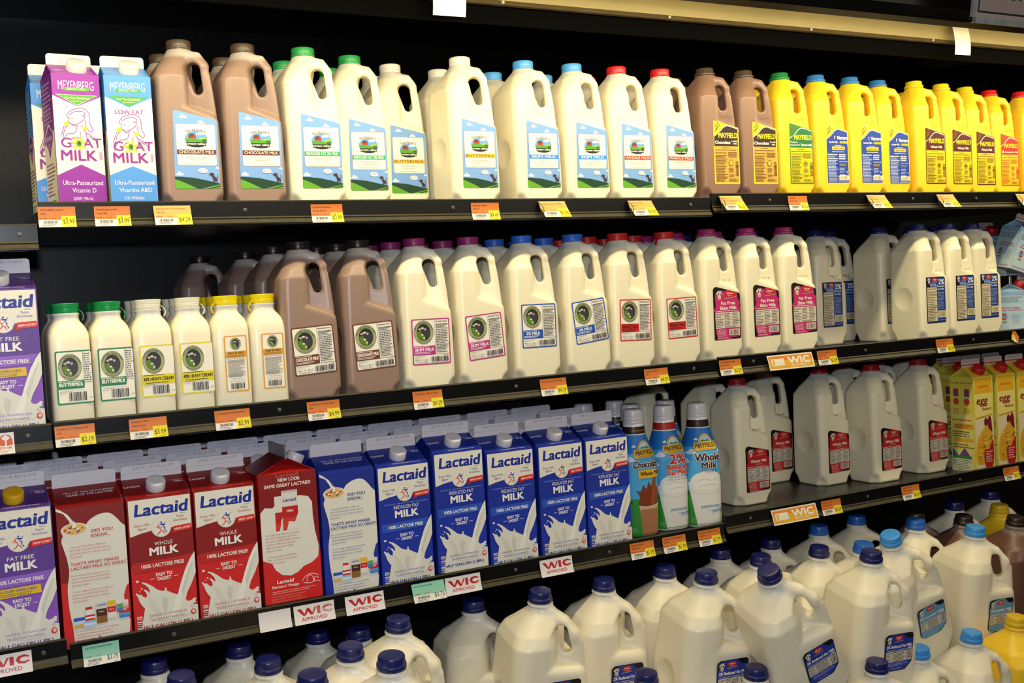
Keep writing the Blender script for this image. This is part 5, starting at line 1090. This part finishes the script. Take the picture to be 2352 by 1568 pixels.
# sleeved quart bottles on the lower shelf
SL = {k: sleeve(k) for k in ('choc', 'two', 'whole')}; QS = {}
def qbottle(x, y, k, lab, rz=.0):
    g = 'sleeved quart bottles on the lower shelf'
    if k in QS: return dup(QS[k], (x, y, Z0+D3), lab, (0, 0, rz), g)
    QS[k] = thing('milk_bottle', lab, 'milk bottle', [('body', QUART), ('cap', cap('sleek', '#cfc8c6', .219)), ('sleeve_print', SL[k])], (x, y, Z0+D3), (0, 0, rz), g); return QS[k]
qbottle(1.068, .079, 'choc', 'sleeved chocolate milk bottle squeezed against the last blue carton', -.12); qbottle(1.1455, .084, 'two', 'sleeved two percent bottle with a red neck band', -.12); qbottle(1.2145, .064, 'whole', 'sleeved whole milk bottle with brown neck next to the red-label jug', -.3)
qbottle(1.118, .160, 'choc', 'white-capped bottle peeking over the chocolate milk bottle'); qbottle(1.205, .158, 'whole', 'sleeved bottle seen between the red-necked and brown-necked bottles'); qbottle(1.137, .245, 'choc', 'white-capped bottle deep behind the last blue carton'); qbottle(1.062, .25, 'choc', 'white-capped bottle deep behind the carton seals')

# ------------------------------------------------------------------ cartons
LK = {}
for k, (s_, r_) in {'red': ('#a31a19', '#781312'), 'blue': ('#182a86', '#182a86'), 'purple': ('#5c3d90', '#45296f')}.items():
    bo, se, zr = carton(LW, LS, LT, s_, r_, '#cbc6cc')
    a = Art(.03); a.rect(-46, 0, 46, .5, '#a8a4ac'); a.text({'red': 'JUN 03 11 09 45 L 51-4109', 'blue': 'JUN 18 11 21 39 G 51-4109', 'purple': 'JUN 24 11 06 48 D 51-4109'}[k], 4, 5.6, 4.6, '#6a6870', 62, 'c', -.012)
    zb = LT-.0125; fn = front(-.0011, .0001)
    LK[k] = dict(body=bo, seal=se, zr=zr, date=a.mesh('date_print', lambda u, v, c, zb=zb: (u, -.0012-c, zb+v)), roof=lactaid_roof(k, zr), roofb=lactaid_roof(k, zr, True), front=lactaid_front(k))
LK['red']['know'] = know_panel('red'); LK['blue']['know'] = know_panel('blue'); pledge = pledge_panel()
CS = {}
def box_carton(x, y, z, k, face, lab, capc='#d8d2d4', rot=(0, 0, 0)):
    g = 'half-gallon cartons on the lower shelf'; d = LK[k]; key = (k, face, capc)
    if key in CS: return dup(CS[key], (x, y, Z0+z), lab, rot, g)
    se = ('top_seal', d['seal'], [('date_print', d['date'])]) if face != 'know' else ('top_seal', d['seal'])
    parts = [('body', d['body']), se]
    if face == 'front': parts += [('front_print', d['front']), ('roof_print', d['roof']), ('cap', roof_cap(capc, LW, LS, d['zr']))]
    else: parts += [('front_print', d['know']), ('roof_print', d['roofb'])]
    CS[key] = thing('milk_carton', lab, 'milk carton', parts, (x, y, Z0+z), rot, g); return CS[key]
FR = [(.0445, 'red', 'know', 'red carton turned to its did-you-know panel next to the purple carton'), (.1435, 'red', 'front', 'red whole milk carton with white cap next to the did-you-know carton'), (.2425, 'red', 'front', 'red whole milk carton with white cap next to the pledge carton'), (.344, 'red', 'pledge', ''),
      (.4455, 'blue', 'know', 'blue carton turned to its did-you-know panel next to the red pledge carton'), (.5455, 'blue', 'front', 'blue reduced fat carton above the teal price tag'), (.648, 'blue', 'front', 'blue reduced fat carton raised so its half gallon line shows'), (.752, 'blue', 'front', 'blue reduced fat carton, third of the five capped ones'), (.857, 'blue', 'front', 'blue reduced fat carton above the sticker under the bottle end'), (.958, 'blue', 'front', 'blue reduced fat carton next to the sleeved bottles')]
for i, (x, k, f_, lab) in enumerate(FR):
    if f_ != 'pledge': box_carton(x, .058 if i != 6 else .0535, D3+(.0115 if i == 6 else 0), k, f_, lab)
    for r in range(1, 5):
        nth = ('second', 'third', 'fourth', 'fifth')[r-1]
        box_carton(x-.0105*r, .058+.0985*r, D3, k, 'front', '%s carton, %s row back, behind the %s' % (k, nth, ('did-you-know red carton', 'first red whole milk carton', 'second red whole milk carton', 'red pledge carton', 'did-you-know blue carton', 'blue carton above the teal tag', 'raised blue carton', 'third capped blue carton', 'fourth capped blue carton', 'blue carton beside the bottles')[i]))
d = LK['red']; e = thing('milk_carton', 'red carton turned sideways to its farmers pledge panel, folded gable showing', 'milk carton', [], (.344, .055, Z0+D3+.0115), (0, 0, 0), 'half-gallon cartons on the lower shelf')
for n_, m_ in (('body', d['body']), ('top_seal', carton(LW, LS, LT-.002, '#a31a19', '#781312', '#8d8583')[1])):
    m2 = m_.copy(); m2.transform(Matrix.Rotation(math.pi/2, 4, 'Z')); new_obj(n_, m2, e)
new_obj('front_print', pledge, e)
m2 = roof_cap('#c9c6cc', LW, LS, d['zr']); m2.transform(Matrix.Rotation(math.pi/2, 4, 'Z')); new_obj('cap', m2, e)
box_carton(-.0565, .058, -.6453, 'purple', 'front', 'purple fat free carton with yellow cap at the end of the lower shelf', '#d9a81c')
box_carton(-.067, .157, -.6453, 'purple', 'front', 'purple carton behind the yellow-capped purple carton', '#d9a81c'); box_carton(-.078, .256, -.6453, 'purple', 'front', 'purple carton two rows behind the yellow-capped purple carton', '#d9a81c')
box_carton(-.0555, .058, -.3304, 'purple', 'front', 'purple fat free carton with white cap beside the small buttermilk bottles')

GO = {}
for k in ('purple', 'blue'):
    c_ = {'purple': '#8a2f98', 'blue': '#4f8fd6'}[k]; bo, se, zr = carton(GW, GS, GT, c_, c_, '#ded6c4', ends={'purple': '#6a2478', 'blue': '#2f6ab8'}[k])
    a = Art(.03); P_ = '#a87aae' if k == 'purple' else '#7a9fcc'
    for i in range(4): a.fine(-28, 3+i*3.2, -20, 5+i*3.2, 1, P_, i)
    a.text('SELL BY 06 11', 4, 9.4, 3.4, '#8a8278', 36, 'c', -.01); a.text('SH', -12, 2, 4, P_)
    GO[k] = [('body', bo), ('top_seal', se, [('date_print', a.mesh('date_print', lambda u, v, c, zb=GT-.0165: (u, -.0012-c, zb+v)))]), ('cap', roof_cap('#d8d2cc', GW, GS, zr, .46, .006)), ('front_print', goat_front(k)), ('side_print', goat_side(k)), ('roof_print', goat_roof(k, zr))]
g_ = 'goat milk cartons on the top shelf'
gp = thing('milk_carton', 'purple goat milk carton with white cap at the end of the top shelf', 'milk carton', GO['purple'], (.0625, .0505, Z0+D1), (0, 0, .10), g_)
gb = thing('milk_carton', 'light blue low fat goat milk carton next to the chocolate jug', 'milk carton', GO['blue'], (.1385, .047, Z0+D1), (0, 0, 0), g_)
dup(gb, (.046, .131, Z0+D1), 'light blue goat milk carton behind the purple one', None, g_); dup(gb, (.131, .121, Z0+D1), 'light blue goat milk carton hidden behind the other blue one', None, g_)

bo, se, zr = carton(EW, ES, ET, '#cfc24c', '#d0a81c', '#b8aca0')
a = Art(.03); a.rect(-32, .2, 32, 3, '#a8322c'); a.text('SELL BY JUL 14 2011', 2, 7.4, 3.6, '#6a625c', 44, 'c', -.01)
EG = [('body', bo), ('top_seal', se, [('date_print', a.mesh('date_print', lambda u, v, c: (u, -.0012-c, ET-.0155+v)))]), ('cap', roof_cap('#b51f1c', EW, ES, zr)), ('front_print', egg_front()), ('side_print', egg_side())]
g_ = 'yellow egg cartons on the lower shelf'
eg = thing('egg_carton', 'yellow egg carton with red cap next to the red-label milk jug', 'egg carton', EG, (2.010, .049, Z0+D3R), (0, 0, 0), g_)
for x, y, lab in [(2.089, .049, 'yellow egg carton with red cap, second from the milk jugs'), (2.164, .049, 'yellow egg carton with red cap cut off at the picture edge'), (2.036, .123, 'red-capped egg carton behind the one by the milk jugs'), (2.106, .123, 'red-capped egg carton behind the second egg carton'), (2.175, .123, 'red-capped egg carton behind the cut-off egg carton'), (2.10, .197, 'egg carton two rows behind the one by the milk jugs'), (2.17, .197, 'egg carton two rows behind the second egg carton')]: dup(eg, (x, y, Z0+D3R), lab, None, g_)
# small pale blue cartons stacked two high
bo, se, zr = carton(EW, .1, .135, '#a9c4d4', '#2f4f8c', '#b8b0ac', ends='#9dbcd0'); fp = egg_side(True); fp.transform(Matrix.Diagonal((1, 1, .45, 1))); fp2 = fp.copy(); fp2.transform(Matrix.Rotation(-math.pi/2, 4, 'Z')); fp2.name = 'side_print'
g_ = 'pale blue pint cartons on the middle shelf'
a = Art(.03); a.rect(-32, .2, 32, 2.4, '#a8322c'); a.text('SELL BY JUL 02 2011', 2, 6.4, 3.2, '#5a5450', 44, 'c', -.01)
EB = [('body', bo), ('top_seal', se, [('date_print', a.mesh('date_print', lambda u, v, c: (u, -.0012-c, .123+v)))]), ('cap', roof_cap('#a81c1c', EW, .1, zr)), ('front_print', fp), ('side_print', fp2)]
q_ = math.radians(34)
e1 = thing('egg_carton', 'pale blue carton standing corner-on at the shelf edge', 'egg carton', EB, (2.178, .062, Z0+D2R), (0, 0, q_), g_)
for x, y, z, r, lab in [(2.176, .060, .150, (math.radians(8), math.radians(17), math.radians(-8)), 'pale blue carton leaning tilted on top of the corner-on carton'), (2.205, .152, 0, (0, 0, 0), 'pale blue carton hidden behind the corner-on carton'), (2.205, .152, .136, (0, 0, 0), 'pale blue carton stacked behind the tilted carton'), (2.285, .10, 0, (0, 0, 0), 'pale blue carton beside the corner-on carton at the picture edge'), (2.295, .115, .136, (0, 0, 0), 'pale blue carton on top of the stack at the picture edge')]:
    dup(e1, (x, y, Z0+D2R+z), lab, r, g_)

# ------------------------------------------------------------------ gallon jugs in the bottom of the case
NV, LB_SHADED, LB, YG, BR = '#151a55', '#2260b4', '#3d8fd8', '#d8b41c', '#2b1d17'  # second colour: the light-blue cap with shade darkened into it
GLAB = {NV: label_gallon('#22389a', '2% Reduced Fat Milk'), LB: label_gallon('#5f9ab8', '1% Lowfat Milk')}; GLAB[LB_SHADED] = GLAB[LB]
GST = {NV: stamp('P 05 19 11 W', 2, 202, 5, 36, -.0405, .05, .1905, grow=1.08), LB_SHADED: stamp('P 05 16 11 W', 2, 202, 5, 36, -.0405, .05, .1905, grow=1.08)}; GST[LB] = GST[LB_SHADED]; GST[BR] = GST[LB_SHADED]; GST[YG] = GST[LB_SHADED]
GS_ = {}
def gal(x, y, zt, c, lab, tilt=(9, 0, 0)):
    """placed by the middle of its cap top, zt above the datum"""
    g = 'gallon milk jugs heaped in the bottom of the case'
    k = 'choc' if c == BR else ('yellow' if c == YG else 'milk')
    R = Euler([math.radians(t) for t in tilt], 'ZXY').to_matrix(); h = R@Vector((0, 0, .262*1.08)); loc = (x-h.x, y-h.y, Z0+zt-h.z); rot = tuple(math.radians(t) for t in tilt)
    if c in GS_:
        r_ = dup(GS_[c], loc, lab, None, g); r_.rotation_euler = rot; return r_
    parts = [('body', GLM[k]), ('cap', cap('gallon', c, .244)), ('date_print', GST[c])]
    if c in GLAB: parts.append(('label_print', GLAB[c]))
    GS_[c] = thing('milk_gallon', lab, 'milk gallon', parts, loc, (0, 0, 0), g); GS_[c].rotation_mode = 'ZXY'; GS_[c].rotation_euler = rot; return GS_[c]
GALLONS = [
    (0.131, 0.069, -0.710, NV, 'navy-capped gallon jug in the shadow under the teal tag', (4, 0, -8)),
    (0.276, 0.113, -0.726, NV, 'navy-capped gallon jug in the shadow under the blank white tag', (4, 0, -8)),
    (0.142, -0.076, -0.696, NV, 'navy-capped gallon jug whose cap peeks up at the bottom, below the second red carton', (8, 0, -8)),
    (0.284, -0.031, -0.714, NV, 'navy-capped gallon jug below the blank white tag, cap lit on its rim', (8, 0, -8)),
    (0.266, -0.308, -0.656, NV, 'purple-blue-capped gallon jug lowest at the front, below the worn sticker', (8, 0, -8)),
    (0.385, -0.129, -0.688, NV, 'navy-capped gallon jug with date code, between the lowest two front jugs', (8, 0, -8)),
    (0.397, -0.265, -0.669, NV, 'navy-capped gallon jug brightly lit at the front, below the second approved sticker', (8, 0, -8)),
    (0.448, 0.222, -0.764, NV, 'navy-capped gallon jug in shadow under the worn approved sticker', (4, 0, -8)),
    (0.498, -0.049, -0.686, NV, 'navy-capped gallon jug with open handle, under the second approved sticker', (8, 0, -8)),
    (0.478, 0.086, -0.731, NV, 'navy-capped gallon jug leaning deep in the shadow under the second approved sticker', (4, 0, -8)),
    (0.696, 0.074, -0.718, NV, 'navy-capped gallon jug with open handle under the teal two percent tag', (4, 0, -8)),
    (0.766, -0.051, -0.686, NV, 'navy-capped gallon jug with dented shoulder and blue label', (8, 0, -8)),
    (0.924, -0.012, -0.701, NV, 'navy-capped gallon jug with blue label under the sticker below the last blue cartons', (8, 0, -8)),
    (1.055, -0.149, -0.682, NV, 'navy-capped gallon jug with round side dent and blue label, upright before the bottles', (8, 0, -8)),
    (1.070, -0.003, -0.703, NV, "navy-capped gallon jug in shadow under the sleeved chocolate bottle's tag", (8, 0, -8)),
    (1.298, 0.112, -0.726, NV, "navy-capped gallon jug in shadow under the brown-necked bottle's tag", (4, 0, -8)),
    (1.445, 0.121, -0.729, NV, 'navy-capped gallon jug in shadow under the orange food program sticker', (4, 0, -8)),
    (1.284, -0.031, -0.711, NV, 'navy-capped gallon jug directly behind the steeply leaning navy-capped jug', (8, 0, -8)),
    (1.100, -0.261, -0.664, NV, 'navy-capped gallon jug leaning steeply with blue label and side dent', (12, -25, -13)),
    (1.450, -0.020, -0.722, NV, 'navy-capped gallon jug behind the upright jug with the squeezed shoulder', (8, 0, -8)),
    (1.731, 0.150, -0.723, LB_SHADED, 'blue-capped gallon jug in shadow under the fully lit whole milk jug', (4, 0, -8)),
    (1.521, -0.074, -0.716, LB_SHADED, 'blue-capped gallon jug directly behind the navy-capped squeezed jug', (8, 0, -8)),
    (1.404, -0.207, -0.690, NV, 'navy-capped gallon jug with squeezed shoulder and blue label between two leaning jugs', (8, 0, -8)),
    (1.497, -0.167, -0.679, LB, 'light-blue-capped gallon jug leaning steeply with pale blue label', (12, -21, -13)),
    (1.870, 0.101, -0.729, BR, 'dark-capped chocolate gallon jug mostly hidden behind a blue cap', (4, 0, -8)),
    (1.763, 0.006, -0.715, LB_SHADED, 'blue-capped gallon jug in front of the hidden dark cap', (8, 0, -8)),
    (1.808, -0.115, -0.717, LB, 'light-blue-capped gallon jug with pale blue label next to the chocolate gallon', (8, 0, -8)),
    (2.013, 0.109, -0.723, NV, 'navy-capped gallon jug deep in the shadow behind the dark-capped chocolate gallon', (4, 0, -8)),
    (1.926, 0.011, -0.730, BR, 'dark-capped chocolate gallon jug in shadow next to the yellow cap', (8, 0, -8)),
    (2.157, 0.121, -0.718, NV, 'navy-capped gallon jug farthest back behind the yellow gallon', (4, 0, -8)),
    (2.094, 0.047, -0.733, YG, 'yellow gallon jug with yellow cap in shadow at the back', (4, 0, -8)),
    (2.032, -0.045, -0.739, BR, 'brown-capped chocolate gallon jug at the picture edge', (8, 0, -8)),
    (1.588, 0.124, -0.721, LB_SHADED, 'blue-capped gallon jug in shadow under the orange tag beside the food program sticker', (4, 0, -8)),
    (0.900, -0.169, -0.827, NV, 'navy-capped gallon jug low at the front, between the two upright blue-label jugs', (6, 0, 0)),
    (1.079, -0.244, -0.835, NV, 'navy-capped gallon jug low at the front, wedged under the steeply leaning navy-capped jug', (6, 0, 0)),
    (1.341, -0.271, -0.871, NV, 'navy-capped gallon jug whose cap shows between the two blue-label jugs at the bottom', (6, 0, 0)),
    (1.484, -0.241, -0.882, LB, 'light-blue-capped gallon jug low at the front under the leaning pale blue label', (6, 0, 0)),
    (1.635, -0.239, -0.882, LB, "blue-capped gallon jug low with squeezed side, under the leaning pale blue label's base", (6, 0, 0)),
    (1.791, -0.223, -0.884, YG, 'yellow gallon jug with yellow cap low at the picture edge', (6, 0, 0))]
for row in GALLONS: gal(*row)

# ------------------------------------------------------------------ price tags and stickers
ON = on_rail(.0068); FL = on_rail(.024, .005)
def put_tag(name, art, x, z, label, cat, group, fn=ON, holder=False):
    m = art.mesh('tag_print', lambda u, v, c: fn(u, v, c), sub=.006)
    o = new_obj(name, m) if not holder else None
    if holder:
        o = bpy.data.objects.new(name, None); COL.objects.link(o); new_obj('tag_print', m, o)
        b = MB(); pts = [(-.002+FL(0, .0296*(1-t), 0)[1]*0-.013*math.sin(math.pi*t)*(1 if s else .2)-.012*t, -.001-.029*t, s) for s in (0, 1) for t in np.linspace(0, 1, 9)]
        M_ = mottled('clear_plastic_edge', '#3c3b30', '#55523f', 80, .2)
        for i in range(len(pts)-1):
            if pts[i][2] != pts[i+1][2]: continue
            (y0, z0, _), (y1, z1, _) = pts[i], pts[i+1]; b.prism([(y0, z0), (y0+.0007, z0), (y1+.0007, z1), (y1, z1)], -.0016, -.0002, M_)
        new_obj('clear_holder', b.build('clear_holder'), o)
    o.location = (x, -.0028, Z0+z); tag(o, label, cat, group); return o
gt = 'price tags on the shelf edges'
T1 = [(.000, 'MEYENBERG GOAT|MILK', '$3.99', 'orange', 'orange price tag below the purple goat milk carton', .0507), (.0765, 'Meyenberg Low Fat|Goat Milk', '$3.99', 'orange', 'orange price tag below the blue goat milk carton', .0507), (.1605, "Sparkman's Chocolate|Milk HG", '$4.29', 'faded', 'faded orange price tag below the first chocolate jug of the top shelf', .0550),
      (.4065, "Sparkman's Reduced|fat 2% milk HG", '$3.99', 'orange', 'orange price tag below the green-capped jugs of the top shelf', .0535), (.6945, "Sparkman's Butter|Milk HG", '$4.49', 'orange', 'orange price tag below the front buttermilk jug of the top shelf', .0545)]
for x, t, p, k, lab, w in T1: put_tag('price_tag', price_tag(t.split('|'), p, k, w*1000), x, -.0068, lab, 'price tag', gt, on_rail(.006, -.001) if k != 'faded' else on_rail(.012, .003))
for x, t, p, lab, z in [(.829, "Sparkman's Skim Milk|HG", '$3.69', 'faded price tag in a curved holder below the skim milk jugs', -.0055), (1.0215, "Sparkman's Whole|Milk HG", '$3.69', 'faded price tag in a curved holder below the red-capped whole milk', -.0055), (1.2385, 'MAYFIELD|CHOCOLATE MILK HG', '$3.29', 'faded price tag in a curved holder below the dark chocolate jugs', .002),
                        (1.637, 'MAYFIELD|NURTURE MILK', '$3.69', 'faded price tag in a curved holder below the blue-labelled yellow jugs', .002), (1.852, 'MAYFIELD|WHOLE MILK HG', '$3.39', 'faded price tag in a curved holder below the brown-labelled yellow jugs', .002), (2.118, 'MAYFIELD|2% MILK HG', '$3.39', 'faded price tag in a curved holder at the picture edge', .002)]:
    put_tag('price_tag', price_tag(t.split('|'), p, 'faded', 55), x, z, lab, 'price tag', gt, FL, True)
put_tag('price_tag', price_tag(['MAYFIELD', 'BUTTERMILK'], '$3.15', 'orange', 52), 1.4175, .001, 'orange price tag below the green-labelled yellow jug', 'price tag', gt)
Z2, Z2R, Z3, Z3R = -.3235, -.3203, -.6487, -.6345
for x, t, p, lab, z in [(.0015, 'Southern S Buttermilk|Pint', '$2.19', 'orange price tag below the small buttermilk bottles', Z2), (.105, 'Southern S 40 %|Heavy Cream', '$3.99', 'orange price tag below the heavy cream bottles', Z2), (.232, 'Southern S Half & Half', '$2.99', 'orange price tag below the half and half bottles', Z2), (.380, 'Southern S Chocolate|Milk', '$4.99', 'orange price tag below the chocolate jugs of the middle shelf', Z2),
                        (.565, 'Southern S Skim Milk', '$4.29', 'orange price tag below the purple-capped skim milk', Z2), (.8135, 'Southern S 2 % Milk', '$4.29', 'orange price tag below the straight blue label', Z2), (1.0415, 'Southern S Whole|Milk', '$4.29', 'orange price tag below the red-capped whole milk of the middle shelf', Z2), (1.2215, 'ATLANTADAIRY SKIM|MILK 1/2 GAL', '$2.59', 'orange price tag below the first pink label', Z2R),
                        (1.480, 'ATLANTA DAIRY 2%|MILK 1/2 GAL', '$2.59', 'orange price tag beside the orange sticker of the middle shelf', Z2R), (1.8355, 'ATLANTA DAIRY 2%|MILK 1/2 GAL', '$2.59', 'orange price tag below the front blue-label jugs', Z2R),
                        (.990, 'Mayfield Chocolate|Whole Milk', '$1.79', 'orange price tag below the sleeved chocolate bottle', Z3), (1.0655, 'Mayfield 2% Reduced|Fat Milk', '$1.79', 'orange price tag below the red-necked bottle', Z3), (1.1505, 'Mayfield Whole Milk|Vitamin D', '$1.79', 'orange price tag below the brown-necked bottle', Z3), (1.475, 'ATLANTA DAIRY|WHOLE 1/2 GAL', '$2.59', 'orange price tag beside the orange sticker of the lower shelf', Z3R),
                        (1.711, 'ATLANTA DAIRY|WHOLE 1/2 GAL', '$2.59', 'orange price tag below the fully lit red-label jug', Z3R), (2.0455, 'EGG BEATERS|ORIGINAL', '$2.79', 'orange price tag below the yellow egg cartons', Z3R)]:
    put_tag('price_tag', price_tag(t.split('|'), p, 'orange', 55), x, z, lab, 'price tag', gt)
a = Art(.03); a.poly([(2, 30), (14, 30), (24, 16), (14, 2), (2, 6)], '#c96f2c'); a.poly([(0, 24), (8, 22), (4, 6), (-4, 12)], '#d9c81c'); a.poly([(4, 6), (8, 22), (12, 4)], '#d8d2c8'); a.mesh
put_tag('price_tag', a, 2.091, Z2R+.002, 'torn scrap of an orange price tag near the picture edge', 'price tag', gt)
put_tag('price_tag', price_tag(['LACTAID WHOLE MILK'], '$3.75', 'teal', 51), .0185, Z3, 'teal price tag below the red did-you-know carton', 'price tag', gt); put_tag('price_tag', price_tag(['LACTAID 2% RF MILK'], '$3.75', 'teal', 60), .543, Z3, 'teal price tag below the blue reduced fat cartons', 'price tag', gt, on_rail(.012, .002))
a = Art(.03); a.rect(0, 0, 52, 29.6, '#d2cccc'); put_tag('shelf_sticker', a, .2805, Z3, 'blank white tag below the second red whole milk carton', 'tag', 'stickers on the shelf edges')
gs = 'stickers on the shelf edges'
for x, lab, z in [(.3375, 'white approved sticker with worn red letters below the red pledge carton', Z3), (.4245, 'white approved sticker with red letters below the blue did-you-know carton', Z3), (.6055, 'white approved sticker with red letters below the raised blue carton', Z3), (.794, 'white approved sticker with red letters below the fourth capped blue carton', Z3), (-.118, 'white approved sticker with red letters below the yellow-capped purple carton', -.6395)]:
    w_ = wic_sticker()
    if 'worn' in lab: w_.fine(39, 13, 45, 24, 5, '#d6d0cf', 3, .5, .3, 0); w_.fine(46, 12.4, 66, 20, 4, '#d6d0cf', 5, .5, .62, 0); w_.line([(50, 22), (58, 23.6), (64, 21)], .5, '#d6d0cf', 4)
    put_tag('shelf_sticker', w_, x, z, lab, 'sticker', gs)
put_tag('shelf_sticker', wic_sticker(True), 1.3435, Z2R, 'orange food program sticker below the pink labels', 'sticker', gs, on_rail(.010, .003)); put_tag('shelf_sticker', wic_sticker(True), 1.3375, Z3R, 'orange food program sticker below the red-label jug by the bottles', 'sticker', gs, on_rail(.010, .003))
a = Art(.03); a.rect(0, 0, 36, 29.6, '#d8d4cc'); O_ = '#c04a24'
a.poly([(16, 12), (16, 20), (19, 23.6), (20.4, 20.6), (24, 18.6), (24, 11)], O_); a.poly([(34, 12), (34, 20), (31, 23.6), (29.6, 20.6), (26, 18.6), (26, 11)], O_); a.poly([(17, 22), (19.4, 25.6), (25, 27), (30.6, 25.6), (33, 22), (29.6, 23), (29, 24.4), (21, 24.4), (20.4, 23)], O_); a.ell(25, 23.4, 3, 2.6, '#d8d4cc', 16); a.text('DHR', 25, 7, 2.8, O_, 16, 'c', .03); a.fine(4, 1.4, 34, 5.6, 3, '#d99a74', 4)
put_tag('shelf_sticker', a, -.0885, -.3250, 'white sticker with an orange figure emblem below the white-capped purple carton', 'sticker', gs)
